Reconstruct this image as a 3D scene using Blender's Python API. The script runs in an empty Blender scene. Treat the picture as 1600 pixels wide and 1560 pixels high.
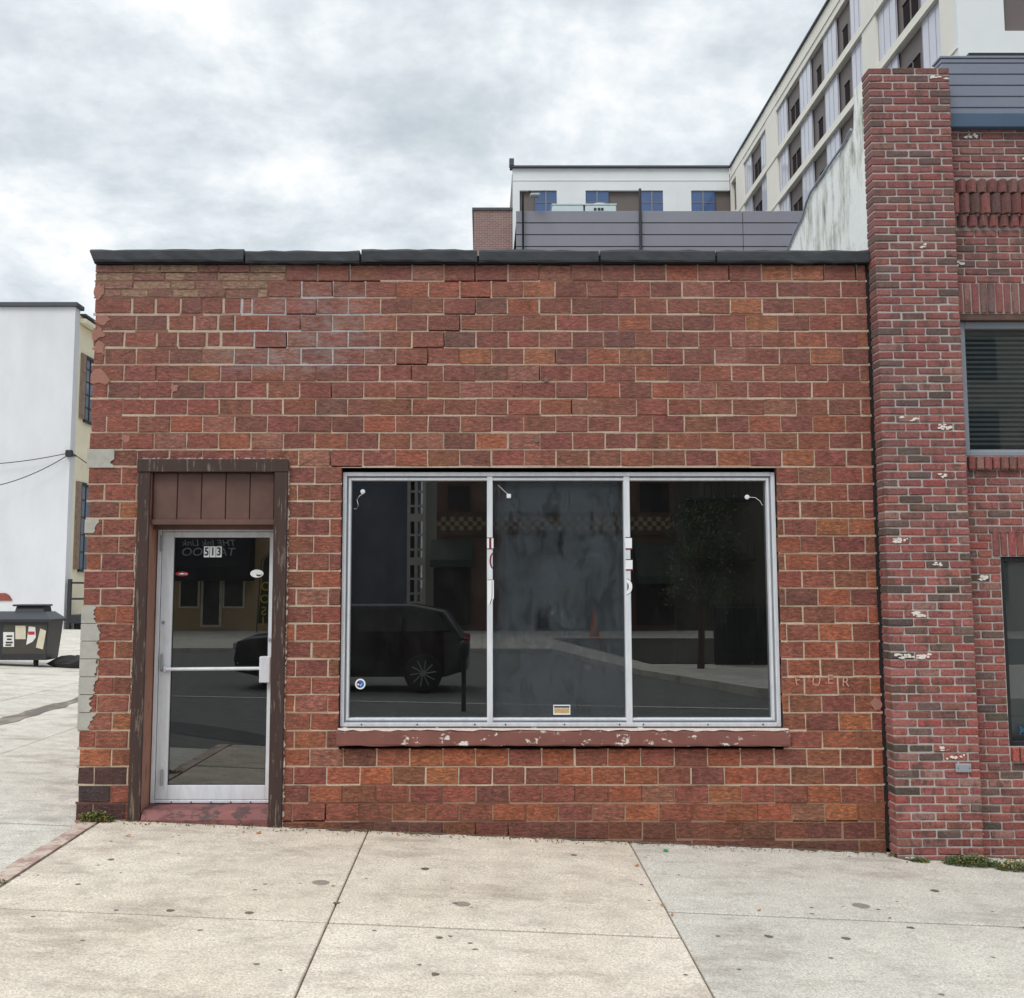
import bpy, math, random
from mathutils import Vector, Matrix
random.seed(7)
R = random.Random(11)
S = bpy.context.scene
COL = S.collection

# ------------------------------------------------------------------ camera
F, TH, D0, H = 1650.0, math.radians(5.62), 8.1, 1.9
CT, ST = math.cos(TH), math.sin(TH)
PU, PV = 753.0, 753.0
def P(u, v, Y):
    "world point on the plane y=Y that the photograph shows at pixel (u, v)"
    t = (PV - v) / F; a = (u - PU) / F
    k = (Y + D0) / (CT - t * ST)
    return Vector((a * k, Y, H + (ST + t * CT) * k))
def PX(u, v, X):
    "same on the plane x=X"
    t = (PV - v) / F; a = (u - PU) / F
    k = X / a
    return Vector((X, (CT - t * ST) * k - D0, H + (ST + t * CT) * k))
def MR(u, v, Y):
    "point across the street seen mirrored in the window at (u, v)"
    p = P(u, v, Y); p.y = -Y; return p
cam = bpy.data.cameras.new('camera')
cam.sensor_fit = 'HORIZONTAL'; cam.sensor_width = 36.0; cam.lens = 36.0 * F / 1600
cam.shift_x = 47 / 1600; cam.shift_y = -27 / 1600
cam.clip_start = 0.05; cam.clip_end = 3000
co = bpy.data.objects.new('camera', cam); COL.objects.link(co)
co.location = (0, -D0, H); co.rotation_euler = (math.pi / 2 + TH, 0, 0)
S.camera = co

def lin(r, g, b, k=1.0):
    f = lambda c: (c / 255 / 12.92) if c / 255 <= .04045 else ((c / 255 + .055) / 1.055) ** 2.4
    return (f(r) * k, f(g) * k, f(b) * k, 1.0)

# ------------------------------------------------------------------ ground shape
def clamp(x, a, b): return max(a, min(b, x))
def zg(x, y):
    s = 1.0 if y > -4 else clamp((y + 16) / 12, 0, 1)
    return 0.044 * s - 0.0417 * clamp(x, -9.5, 14) * s + 0.013 * clamp(y, -4, 0)
def zroad(x, y): return zg(x, y) - .13

# ------------------------------------------------------------------ mesh builder
class MB:
    def __init__(s): s.v = []; s.f = []; s.c = []; s.m = []; s.sm = []
    def add(s, vs, fs, col=None, mi=0, smooth=False):
        n = len(s.v); s.v += [tuple(p) for p in vs]
        for f in fs:
            s.f.append(tuple(n + i for i in f)); s.c.append(col or (1, 1, 1, 1)); s.m.append(mi); s.sm.append(smooth)
    def box(s, x0, x1, y0, y1, z0, z1, col=None, mi=0, bev=0.0):
        if x0 > x1: x0, x1 = x1, x0
        if y0 > y1: y0, y1 = y1, y0
        if z0 > z1: z0, z1 = z1, z0
        b = min(bev, (x1 - x0) * .45, (y1 - y0) * .45, (z1 - z0) * .45)
        if b <= 0:
            vs = [(x0, y0, z0), (x1, y0, z0), (x1, y1, z0), (x0, y1, z0), (x0, y0, z1), (x1, y0, z1), (x1, y1, z1), (x0, y1, z1)]
            s.add(vs, [(0, 3, 2, 1), (4, 5, 6, 7), (0, 1, 5, 4), (1, 2, 6, 5), (2, 3, 7, 6), (3, 0, 4, 7)], col, mi); return
        vs = []; idx = {}
        for a, X in ((0, x0), (1, x1)):
            for c, Y in ((0, y0), (1, y1)):
                for d, Z in ((0, z0), (1, z1)):
                    sx, sy, sz = (1 - 2 * a) * b, (1 - 2 * c) * b, (1 - 2 * d) * b
                    idx[a, c, d, 'x'] = len(vs); vs.append((X, Y + sy, Z + sz))
                    idx[a, c, d, 'y'] = len(vs); vs.append((X + sx, Y, Z + sz))
                    idx[a, c, d, 'z'] = len(vs); vs.append((X + sx, Y + sy, Z))
        fs = []; I = idx
        for a in (0, 1):
            q = [I[a, 0, 0, 'x'], I[a, 1, 0, 'x'], I[a, 1, 1, 'x'], I[a, 0, 1, 'x']]; fs.append(q if a else q[::-1])
            q = [I[0, a, 0, 'y'], I[1, a, 0, 'y'], I[1, a, 1, 'y'], I[0, a, 1, 'y']]; fs.append(q[::-1] if a else q)
            q = [I[0, 0, a, 'z'], I[1, 0, a, 'z'], I[1, 1, a, 'z'], I[0, 1, a, 'z']]; fs.append(q if a else q[::-1])
        for a in (0, 1):
            for c in (0, 1):
                fs.append([I[a, c, 0, 'x'], I[a, c, 0, 'y'], I[a, c, 1, 'y'], I[a, c, 1, 'x']] if (a == c) else [I[a, c, 0, 'x'], I[a, c, 1, 'x'], I[a, c, 1, 'y'], I[a, c, 0, 'y']])
                fs.append([I[a, 0, c, 'x'], I[a, 1, c, 'x'], I[a, 1, c, 'z'], I[a, 0, c, 'z']] if (a != c) else [I[a, 0, c, 'x'], I[a, 0, c, 'z'], I[a, 1, c, 'z'], I[a, 1, c, 'x']])
                fs.append([I[0, a, c, 'y'], I[1, a, c, 'y'], I[1, a, c, 'z'], I[0, a, c, 'z']] if (a == c) else [I[0, a, c, 'y'], I[0, a, c, 'z'], I[1, a, c, 'z'], I[1, a, c, 'y']])
                for d in (0, 1):
                    q = [I[a, c, d, 'x'], I[a, c, d, 'y'], I[a, c, d, 'z']]
                    fs.append(q if (a + c + d) % 2 else q[::-1])
        s.add(vs, fs, col, mi)
    def brick(s, x0, x1, z0, z1, yf, dep, col, ch=.004, j=.0015, cut=.0):
        "block whose worked face looks towards -y"
        r = lambda: R.uniform(-j, j)
        def ring(i, y, jit):
            a0, a1, b0, b1 = x0 + i, x1 - i, z0 + i, z1 - i
            if cut > 0:
                k = cut * R.uniform(.5, 1.3)
                pts = [(a0 + k, b0), (a1 - k, b0), (a1, b0 + k), (a1, b1 - k), (a1 - k, b1), (a0 + k, b1), (a0, b1 - k), (a0, b0 + k)]
            else:
                pts = [(a0, b0), (a1, b0), (a1, b1), (a0, b1)]
            return [(p[0] + (r() if jit else 0), y + (r() if jit else 0), p[1] + (r() if jit else 0)) for p in pts]
        A = ring(ch, yf, True); B = ring(0, yf + ch, True); n = len(A)
        C = [(p[0], yf + dep, p[2]) for p in B]
        fs = [tuple(range(n))]
        for i in range(n):
            k = (i + 1) % n
            fs.append((n + i, n + k, k, i)); fs.append((2 * n + i, 2 * n + k, n + k, n + i))
        s.add(A + B + C, fs, col)
    def prism(s, pts, axis, a, b, col=None, mi=0):
        "closed outline pts (2d) pulled along an axis from a to b"
        def mk(p, t):
            return {'x': (t, p[0], p[1]), 'y': (p[0], t, p[1]), 'z': (p[0], p[1], t)}[axis]
        n = len(pts)
        vs = [mk(p, a) for p in pts] + [mk(p, b) for p in pts]
        fs = [tuple(range(n)), tuple(range(2 * n - 1, n - 1, -1))] + [((i + 1) % n, i, n + i, n + (i + 1) % n) for i in range(n)]
        s.add(vs, fs, col, mi)
    def tube(s, pts, r, n=8, col=None, mi=0, cap=True, smooth=True):
        pts = [Vector(p) for p in pts]; rs = r if isinstance(r, (list, tuple)) else [r] * len(pts)
        vs = []
        for i, p in enumerate(pts):
            t = (pts[min(i + 1, len(pts) - 1)] - pts[max(i - 1, 0)]).normalized()
            ref = Vector((0, 0, 1)) if abs(t.z) < .9 else Vector((1, 0, 0))
            a = t.cross(ref).normalized(); b = t.cross(a)
            for k in range(n):
                w = 2 * math.pi * k / n
                vs.append(p + (a * math.cos(w) + b * math.sin(w)) * rs[i])
        fs = []
        for i in range(len(pts) - 1):
            for k in range(n):
                k2 = (k + 1) % n
                fs.append((i * n + k, i * n + k2, (i + 1) * n + k2, (i + 1) * n + k))
        s.add(vs, fs, col, mi, smooth)
        if cap:
            m = len(pts) - 1
            s.add(vs[:n], [tuple(range(n - 1, -1, -1))], col, mi); s.add(vs[m * n:], [tuple(range(n))], col, mi)
    def disc(s, c, rx, rz, n=24, col=None, mi=0, y=None, th=.002):
        "thin flat disc facing -y"
        pts = [(c[0] + rx * math.cos(2 * math.pi * i / n), c[2] + rz * math.sin(2 * math.pi * i / n)) for i in range(n)]
        s.prism(pts, 'y', c[1] - th, c[1], col, mi)
    def build(s, name, mats, parent=None, off=None, world=True):
        off = Vector(off) if off is not None else Vector((0, 0, 0))
        if parent is not None and world:
            q = parent
            while q is not None: off = off + q.location; q = q.parent
        elif parent is None and off.length == 0 and s.v:
            xs = [p[0] for p in s.v]; ys = [p[1] for p in s.v]; zs = [p[2] for p in s.v]
            off = Vector(((min(xs) + max(xs)) / 2, (min(ys) + max(ys)) / 2, min(zs)))
        me = bpy.data.meshes.new(name)
        me.from_pydata([(a - off.x, b - off.y, c - off.z) for a, b, c in s.v], [], s.f)
        at = me.color_attributes.new('Col', 'FLOAT_COLOR', 'CORNER')
        buf = []
        for f, c in zip(s.f, s.c): buf += list(c) * len(f)
        at.data.foreach_set('color', buf)
        for m in (mats if isinstance(mats, (list, tuple)) else [mats]): me.materials.append(m)
        me.polygons.foreach_set('material_index', s.m)
        me.polygons.foreach_set('use_smooth', s.sm)
        me.update()
        o = bpy.data.objects.new(name, me); COL.objects.link(o)
        if parent is not None: o.parent = parent
        else: o.location = off
        return o

def tag(o, label=None, cat=None, group=None, kind=None):
    if label: o['label'] = label
    if cat: o['category'] = cat
    if group: o['group'] = group
    if kind: o['kind'] = kind
    return o
def thing(name, label, cat, loc=(0, 0, 0), rz=0, group=None):
    o = bpy.data.objects.new(name, None); COL.objects.link(o)
    o.location = loc; o.rotation_euler = (0, 0, rz); o.empty_display_size = .2
    return tag(o, label, cat, group)
def text_mesh(body, size, ext=.002, align='CENTER', shear=0.0, offset=0.0, space=1.0):
    cu = bpy.data.curves.new('lettering', 'FONT'); cu.body = body; cu.size = size; cu.extrude = ext
    cu.align_x = align; cu.align_y = 'CENTER'; cu.shear = shear; cu.offset = offset; cu.space_line = space
    o = bpy.data.objects.new('lettering', cu); COL.objects.link(o)
    bpy.context.view_layer.update()
    me = bpy.data.meshes.new_from_object(o.evaluated_get(bpy.context.evaluated_depsgraph_get()))
    bpy.data.objects.remove(o); bpy.data.curves.remove(cu)
    return me
def put_text(name, body, size, mat, loc, rot, parent=None, **k):
    me = text_mesh(body, size, **k); me.materials.clear(); me.materials.append(mat); me.name = name
    o = bpy.data.objects.new(name, me); COL.objects.link(o)
    loc = Vector(loc)
    if parent is not None:
        o.parent = parent; q = parent
        while q is not None: loc = loc - q.location; q = q.parent
    o.location = loc; o.rotation_euler = rot
    return o

# ------------------------------------------------------------------ materials
def newmat(name):
    m = bpy.data.materials.new(name); m.use_nodes = True
    nt = m.node_tree; b = nt.nodes['Principled BSDF']
    return m, nt, b
def N(nt, kind, **kw):
    n = nt.nodes.new(kind)
    for k, v in kw.items():
        if k.startswith('i_'):
            key = k[2:]; key = int(key) if key.isdigit() else key.replace('_', ' ')
            n.inputs[key].default_value = v
        else: setattr(n, k, v)
    return n
def L(nt, a, b): nt.links.new(a, b)
def ramp(nt, fac, stops):
    r = N(nt, 'ShaderNodeValToRGB'); e = r.color_ramp.elements
    while len(e) < len(stops): e.new(.5)
    for el, (p, c) in zip(e, stops):
        el.position = p; el.color = c if isinstance(c, tuple) else (c, c, c, 1)
    L(nt, fac, r.inputs[0]); return r.outputs[0]
def mix(nt, fac, a, b, mode='MIX'):
    m = N(nt, 'ShaderNodeMix', data_type='RGBA', blend_type=mode)
    for sock, val in ((m.inputs[0], fac), (m.inputs[6], a), (m.inputs[7], b)):
        if hasattr(val, 'links'): L(nt, val, sock)
        else: sock.default_value = val
    return m.outputs[2]
def mathn(nt, op, a, b=0.0, c=None, cl=False):
    m = N(nt, 'ShaderNodeMath', operation=op); m.use_clamp = cl
    for i, val in enumerate((a, b) if c is None else (a, b, c)):
        if hasattr(val, 'links'): L(nt, val, m.inputs[i])
        else: m.inputs[i].default_value = val
    return m.outputs[0]
def coords(nt, scale=(1, 1, 1), loc=(0, 0, 0)):
    t = N(nt, 'ShaderNodeTexCoord'); mp = N(nt, 'ShaderNodeMapping')
    mp.inputs['Scale'].default_value = scale; mp.inputs['Location'].default_value = loc
    L(nt, t.outputs['Object'], mp.inputs['Vector']); return mp.outputs[0]
def noise(nt, vec, sc, det=4, rough=.6, dist=0.0):
    n = N(nt, 'ShaderNodeTexNoise'); n.inputs['Scale'].default_value = sc; n.inputs['Detail'].default_value = det
    n.inputs['Roughness'].default_value = rough; n.inputs['Distortion'].default_value = dist
    L(nt, vec, n.inputs['Vector']); return n.outputs['Fac']
def bump(nt, b, h, strength=.4, dist=.003):
    n = N(nt, 'ShaderNodeBump'); n.inputs['Strength'].default_value = strength; n.inputs['Distance'].default_value = dist
    L(nt, h, n.inputs['Height']); L(nt, n.outputs[0], b.inputs['Normal'])
def simple(name, col, rough=.6, var=.15, sc=6.0, metal=0.0, bs=.0, bsc=40, bd=.002, spec=None, streak=None):
    "plain material with uneven tone and a little relief"
    m, nt, b = newmat(name)
    c = coords(nt, streak or (1, 1, 1))
    n = noise(nt, c, sc, 6, .65)
    k = ramp(nt, n, [(.25, 1 - var), (.75, 1 + var)])
    L(nt, mix(nt, 1.0, col, k, 'MULTIPLY'), b.inputs['Base Color'])
    b.inputs['Roughness'].default_value = rough; b.inputs['Metallic'].default_value = metal
    if spec is not None: b.inputs['Specular IOR Level'].default_value = spec
    if bs > 0: bump(nt, b, noise(nt, c, bsc, 5, .7), bs, bd)
    return m

def block_mat():
    m, nt, b = newmat('textured_block')
    c = coords(nt); a = N(nt, 'ShaderNodeVertexColor', layer_name='Col').outputs[0]
    st = coords(nt, (6, 6, 17))
    n1 = noise(nt, st, 3.4, 6, .8, .6); n2 = noise(nt, c, 5, 6, .75); n3 = noise(nt, c, 75, 3, .7)
    col = mix(nt, 1.0, a, ramp(nt, n1, [(.36, .42), (.5, 1.0), (.62, 1.75)]), 'MULTIPLY')
    col = mix(nt, 1.0, col, ramp(nt, n2, [(.32, .72), (.68, 1.25)]), 'MULTIPLY')
    col = mix(nt, ramp(nt, n3, [(.58, 0.0), (.72, .5)]), col, lin(190, 158, 140, .75))
    # chalky white bloom near the upper left, where water has come through the wall
    t = N(nt, 'ShaderNodeTexCoord'); sp = N(nt, 'ShaderNodeSeparateXYZ'); L(nt, t.outputs['Object'], sp.inputs[0])
    def blob(cx, cz, rx, rz):
        dx = mathn(nt, 'DIVIDE', mathn(nt, 'SUBTRACT', sp.outputs[0], cx), rx)
        dz = mathn(nt, 'DIVIDE', mathn(nt, 'SUBTRACT', sp.outputs[2], cz), rz)
        q = mathn(nt, 'ADD', mathn(nt, 'MULTIPLY', dx, dx), mathn(nt, 'MULTIPLY', dz, dz))
        return mathn(nt, 'SUBTRACT', 1.0, q, cl=True)
    e = mathn(nt, 'MAXIMUM', blob(-1.2, 3.95, .55, .42), blob(-1.55, 3.65, .75, .16))
    wn = noise(nt, coords(nt, (2, 2, 5)), 3.2, 6, .75)
    e = mathn(nt, 'MULTIPLY', e, ramp(nt, wn, [(.42, 0.0), (.68, 1.0)]))
    col = mix(nt, mathn(nt, 'MULTIPLY', e, .65), col, lin(196, 192, 194, .8))
    # a pale dusty veil over the older upper courses
    up = N(nt, 'ShaderNodeMapRange'); L(nt, sp.outputs[2], up.inputs[0])
    up.inputs[1].default_value = 2.4; up.inputs[2].default_value = 4.4; up.inputs[3].default_value = .15; up.inputs[4].default_value = .46
    col = mix(nt, mathn(nt, 'MULTIPLY', up.outputs[0], ramp(nt, n2, [(.3, .35), (.7, 1.0)])), col, lin(168, 128, 118, .75))
    L(nt, col, b.inputs['Base Color']); b.inputs['Roughness'].default_value = .62
    b.inputs['Specular IOR Level'].default_value = .35
    hgt = mathn(nt, 'ADD', n1, mathn(nt, 'MULTIPLY', n3, .5))
    bump(nt, b, hgt, 1.0, .018)
    return m
def brick_mat(name='tumbled_brick'):
    m, nt, b = newmat(name)
    c = coords(nt); a = N(nt, 'ShaderNodeVertexColor', layer_name='Col').outputs[0]
    n2 = noise(nt, coords(nt, (1, 1, .45)), 11, 4, .65); n3 = noise(nt, c, 60, 4, .75)
    col = mix(nt, 1.0, a, ramp(nt, n3, [(.35, .62), (.65, 1.35)]), 'MULTIPLY')
    col = mix(nt, ramp(nt, n2, [(.53, 0.0), (.6, .7)]), col, lin(84, 72, 64, .9))
    col = mix(nt, ramp(nt, noise(nt, c, 40, 4, .7), [(.58, 0.0), (.7, .45)]), col, lin(190, 150, 140, .85))
    t = N(nt, 'ShaderNodeTexCoord'); sp = N(nt, 'ShaderNodeSeparateXYZ'); L(nt, t.outputs['Object'], sp.inputs[0])
    up = N(nt, 'ShaderNodeMapRange'); L(nt, sp.outputs[2], up.inputs[0])
    up.inputs[1].default_value = 1.5; up.inputs[2].default_value = 5.0; up.inputs[3].default_value = .06; up.inputs[4].default_value = .5
    col = mix(nt, mathn(nt, 'MULTIPLY', up.outputs[0], ramp(nt, n3, [(.35, .5), (.65, 1.1)])), col, lin(142, 106, 106, .8))
    L(nt, col, b.inputs['Base Color']); b.inputs['Roughness'].default_value = .85
    b.inputs['Specular IOR Level'].default_value = .25
    bump(nt, b, mathn(nt, 'ADD', n3, noise(nt, c, 30, 3, .6)), .6, .004)
    return m
def concrete_mat(name, base, warm, gum=True, var=.12):
    m, nt, b = newmat(name)
    c = coords(nt)
    n0 = noise(nt, c, .7, 5, .6); n1 = noise(nt, c, 4.5, 6, .7); n2 = noise(nt, c, 75, 3, .7); n3 = noise(nt, c, 220, 2, .5)
    col = mix(nt, ramp(nt, n0, [(.3, 0.0), (.7, 1.0)]), base, warm)
    col = mix(nt, 1.0, col, ramp(nt, n1, [(.34, 1 - 1.6 * var), (.5, 1.0), (.66, 1 + var)]), 'MULTIPLY')
    col = mix(nt, 1.0, col, ramp(nt, n2, [(.36, .72), (.5, 1.0), (.64, 1.2)]), 'MULTIPLY')
    n4 = noise(nt, c, 110, 2, .6)
    col = mix(nt, mathn(nt, 'MULTIPLY', ramp(nt, n4, [(.58, 0.0), (.66, .7)]), ramp(nt, n1, [(.4, .2), (.6, 1.0)])), col, lin(128, 110, 94, .75))
    col = mix(nt, ramp(nt, n3, [(.6, 0.0), (.7, .4)]), col, lin(240, 232, 220, .9))
    col = mix(nt, ramp(nt, noise(nt, coords(nt, (1, 2.2, 1), (3, 1, 0)), 1.6, 5, .7), [(.5, 0.0), (.68, .42)]), col, lin(136, 116, 100, .72))
    if gum:
        for sc, th, k in ((2.4, .075, .85), (4.6, .10, .8), (7.5, .11, .75), (1.1, .06, .6)):
            mp = coords(nt, (1, 1, 0), (sc * 1.7, sc * .6, 0))
            wob = N(nt, 'ShaderNodeTexNoise'); wob.inputs['Scale'].default_value = 30; L(nt, mp, wob.inputs['Vector'])
            ad = N(nt, 'ShaderNodeVectorMath', operation='MULTIPLY_ADD'); L(nt, wob.outputs['Color'], ad.inputs[0])
            ad.inputs[1].default_value = (.02, .02, 0); L(nt, mp, ad.inputs[2])
            v = N(nt, 'ShaderNodeTexVoronoi'); v.inputs['Scale'].default_value = sc; L(nt, ad.outputs[0], v.inputs['Vector'])
            sepc = N(nt, 'ShaderNodeSeparateColor'); L(nt, v.outputs['Color'], sepc.inputs[0])
            rad = mathn(nt, 'MULTIPLY', mathn(nt, 'SUBTRACT', sepc.outputs[0], .40, cl=True), th * 2)
            hit = mathn(nt, 'LESS_THAN', v.outputs['Distance'], rad)
            col = mix(nt, mathn(nt, 'MULTIPLY', hit, k), col, lin(74, 66, 62, .6))
    L(nt, col, b.inputs['Base Color']); b.inputs['Roughness'].default_value = .88; b.inputs['Specular IOR Level'].default_value = .25
    bump(nt, b, mathn(nt, 'ADD', n2, mathn(nt, 'MULTIPLY', n3, .5)), .45, .003)
    return m
def paint_mat(name, col, under, wear=.62, sc=9, rough=.55, streak=(1, 1, 1), edge=.03, dirt=None):
    "paint worn through to what lies beneath"
    m, nt, b = newmat(name)
    c = coords(nt, streak); n = noise(nt, c, sc, 8, .72)
    k = mix(nt, 1.0, col, ramp(nt, noise(nt, c, sc * .4, 5, .6), [(.25, .78), (.75, 1.18)]), 'MULTIPLY')
    w = ramp(nt, n, [(wear, 0.0), (wear + edge, 1.0)])
    k = mix(nt, w, k, under)
    if dirt: k = mix(nt, ramp(nt, noise(nt, c, sc * .7, 6, .7), [(.5, 0.0), (.8, .6)]), k, dirt)
    L(nt, k, b.inputs['Base Color']); b.inputs['Roughness'].default_value = rough
    bump(nt, b, mathn(nt, 'ADD', mathn(nt, 'MULTIPLY', w, -1.0), noise(nt, c, sc * 6, 3, .6)), .35, .002)
    return m
def glass_mat(name, tint=(.26, .28, .28, 1), refl=1.9, rough=0.0, wav=.0):
    m, nt, b = newmat(name); nt.nodes.remove(b)
    out = nt.nodes['Material Output']
    fr = N(nt, 'ShaderNodeFresnel'); fr.inputs['IOR'].default_value = refl
    tr = N(nt, 'ShaderNodeBsdfTransparent'); tr.inputs[0].default_value = tint
    gl = N(nt, 'ShaderNodeBsdfGlossy'); gl.inputs['Roughness'].default_value = rough; gl.inputs[0].default_value = (.94, .96, .97, 1)
    if wav > 0:
        bp = N(nt, 'ShaderNodeBump'); bp.inputs['Strength'].default_value = wav; bp.inputs['Distance'].default_value = .01
        L(nt, noise(nt, coords(nt), 1.3, 2, .5), bp.inputs['Height']); L(nt, bp.outputs[0], gl.inputs['Normal'])
    ms = N(nt, 'ShaderNodeMixShader'); L(nt, fr.outputs[0], ms.inputs[0]); L(nt, tr.outputs[0], ms.inputs[1]); L(nt, gl.outputs[0], ms.inputs[2])
    # settled dust
    df = N(nt, 'ShaderNodeBsdfDiffuse'); df.inputs[0].default_value = lin(150, 150, 148)
    d = ramp(nt, noise(nt, coords(nt, (1, 1, .5)), 6, 7, .75), [(.45, .012), (.8, .045)])
    sp = ramp(nt, noise(nt, coords(nt), 46, 2, .5), [(.77, 0.0), (.80, .5)])
    m2 = N(nt, 'ShaderNodeMixShader'); L(nt, mathn(nt, 'MAXIMUM', d, sp), m2.inputs[0]); L(nt, ms.outputs[0], m2.inputs[1]); L(nt, df.outputs[0], m2.inputs[2])
    L(nt, m2.outputs[0], out.inputs['Surface'])
    return m
def film_mat(name='torn_window_film', strength=.52, tint=(74, 80, 86), th=.40):
    m, nt, b = newmat(name)
    c = coords(nt, (2.6, 1, .9)); c2 = coords(nt, (1, 1, 1))
    n1 = noise(nt, c, 3.0, 8, .72, .4); n2 = noise(nt, c2, 2.2, 6, .7)
    hole = mathn(nt, 'MULTIPLY', ramp(nt, n1, [(th - .03, .25), (th + .05, 1.0)]), ramp(nt, n2, [(.2, .5), (.5, 1.0)]))
    sc = ramp(nt, noise(nt, coords(nt, (1, 1, .8)), 7, 7, .8), [(.60, 0.0), (.66, 1.0)])
    L(nt, mix(nt, mathn(nt, 'MULTIPLY', sc, .25), lin(*tint), lin(196, 206, 214)), b.inputs['Base Color'])
    b.inputs['Roughness'].default_value = .9; b.inputs['Specular IOR Level'].default_value = 0
    L(nt, mathn(nt, 'MULTIPLY', mathn(nt, 'MULTIPLY', hole, strength), ramp(nt, n2, [(.3, .6), (.7, 1.25)])), b.inputs['Alpha'])
    return m

K = .95
M_block = block_mat(); M_brick = brick_mat()
M_dark = simple('dark_void', (.012, .011, .011, 1), .9)
M_room = simple('unlit_room_dark', (.045, .045, .047, 1), .9)  # near-black colour stands in for the darkness of unlit rooms
M_side = concrete_mat('warm_sidewalk_concrete', lin(201, 189, 173), lin(214, 204, 190))
M_side2 = concrete_mat('newer_grey_concrete', lin(190, 186, 177), lin(204, 199, 189), var=.09)
M_alley = concrete_mat('alley_concrete', lin(194, 190, 180), lin(210, 205, 195), gum=False, var=.11)
M_joint = simple('joint_dirt', lin(84, 74, 62), .95, .3, 20)
M_asphalt = simple('asphalt', (.15, .148, .142, 1), .9, .25, 5, bs=.4, bsc=160)
M_ground = simple('ground_earth', (.14, .135, .12, 1), .95, .25, .3)
M_linepaint = simple('road_paint', (.6, .6, .58, 1), .7, .2, 9)
M_coping = simple('tarred_coping_stone', lin(54, 57, 62), .75, .35, 7, bs=.5, bsc=25, bd=.006, streak=(1, 1, 2.5))
M_wood = paint_mat('brown_painted_wood', lin(62, 42, 37), lin(112, 98, 86), .56, 5, .55, (7, 7, .7), dirt=lin(44, 33, 31))
M_reveal = paint_mat('light_brown_reveal', lin(158, 114, 96), lin(112, 78, 66), .6, 6, .65, (3, 3, .8))  # reveal boards coloured a lighter brown than the trim
M_panel = simple('transom_panel_paint', lin(98, 70, 63), .45, .4, 3.2, bs=.1)
M_alu = simple('weathered_aluminium', lin(212, 216, 222), .45, .14, 5, metal=.0, bs=.05, streak=(5, 5, 1))
M_alud = simple('dull_aluminium_channel', lin(150, 154, 160), .5, .12, 5)
M_gasket = simple('black_gasket', (.02, .02, .02, 1), .6)
M_redsill = paint_mat('peeling_red_sill', lin(124, 78, 70), lin(214, 208, 200), .59, 9, .6, (1.2, 1.2, 1.8), .015)
M_redstep = paint_mat('worn_red_step', lin(132, 82, 80), lin(84, 62, 60), .50, 7, .6, (1, 1, 2), .05)
M_glass = glass_mat('shop_glass', (.46, .48, .49, 1), 2.3)
M_glassd = glass_mat('door_glass', (.22, .22, .22, 1), 2.25)
M_glassn = glass_mat('neighbour_glass', (.72, .76, .76, 1), 1.9, wav=.03)
M_film = film_mat(strength=.36, tint=(92, 100, 106), th=.44)
M_grime = film_mat('window_grime', .20, (84, 100, 118), .5)
M_white = simple('white_plastic', lin(236, 238, 240), .4, .04)
M_black = simple('black_print', (.012, .012, .014, 1), .5)
M_redp = simple('dark_red_print', lin(110, 30, 36), .5)
M_redb = simple('red_print', lin(196, 34, 50), .5)
M_blue = simple('blue_print', lin(24, 104, 180), .5)
M_paper = simple('paper', lin(226, 228, 224), .8, .06)
M_tan = simple('printed_picture', lin(190, 160, 112), .7, .4, 60)
M_cement = simple('cement_render', lin(172, 170, 162), .9, .18, 10, bs=.5, bsc=60)
M_pinkscar = simple('pale_spalled_face', lin(158, 112, 98), .9, .2, 14, bs=.5, bsc=60)
M_mortarw = simple('lime_wash_patch', lin(222, 214, 206), .9, .15, 50, bs=.4, bsc=90)
M_sidingg = simple('grey_metal_siding', lin(128, 128, 138), .45, .08, .5, metal=.1)
M_sidingb = simple('blue_grey_metal_siding', lin(124, 130, 146), .4, .1, 1.2, metal=.1)
M_blueband = simple('blue_metal_trim', lin(66, 88, 112), .4, .12, 2)
M_stucco = None
M_panel_lit = simple('hotel_panel_lit', lin(226, 223, 213), .8, .05, .4)  # hotel panel on its sunlit side, warm light put into the colour
M_panel_unlit = simple('hotel_panel_unlit', lin(220, 224, 226), .8, .05, .4)  # same hotel panel on the fronts, cooler unlit tone put into the colour
M_brownpan = simple('brown_metal_panel', lin(102, 92, 90), .55, .1, .5)
M_skyglass = simple('painted_sky_glass', lin(196, 198, 210), .12, .12, .35, spec=.8)  # pale base colour stands in for the sky reflected in the panes
M_mull = simple('grey_mullion', lin(165, 164, 172), .5, .05)
M_blueglass = simple('blue_tinted_glass', lin(58, 88, 134), .1, .25, .3, spec=.8)
M_darkwin = simple('dark_window', lin(40, 36, 38), .25, .2)
M_vent = simple('dark_opening', lin(42, 37, 39), .9, .2, spec=.1)  # near-black colour of the hotel's small windows
M_wall_white = simple('whitewashed_wall', lin(216, 218, 222), .9, .10, .7, streak=(1, 1, .35), bs=.35, bsc=6, bd=.02)
M_wall_cream = simple('cream_render', lin(236, 228, 202), .9, .08, 1.0, bs=.2, bsc=8, bd=.01)
M_roofdark = simple('roof_metal', lin(70, 74, 82), .6, .15)
M_shutter = simple('weathered_shutter', lin(142, 122, 108), .8, .3, 6)
M_metalblk = simple('black_metal', lin(38, 40, 46), .5, .2)
M_dump = simple('dumpster_plastic', lin(44, 46, 52), .42, .25, 3)
M_dumpol = simple('dumpster_faded_plastic', lin(68, 66, 58), .5, .2, 3)
M_patch = simple('bare_patch', lin(214, 206, 184), .8, .12, 8)
M_cable = simple('cable_rubber', lin(52, 52, 56), .7)
M_leafg = simple('weed_leaf', (.075, .125, .035, 1), .7, .35, 30)
M_leafy = simple('dry_weed_leaf', (.26, .20, .06, 1), .8, .35, 30)
M_leafo = simple('fallen_leaf', lin(176, 112, 48), .8, .25, 30)
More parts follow.
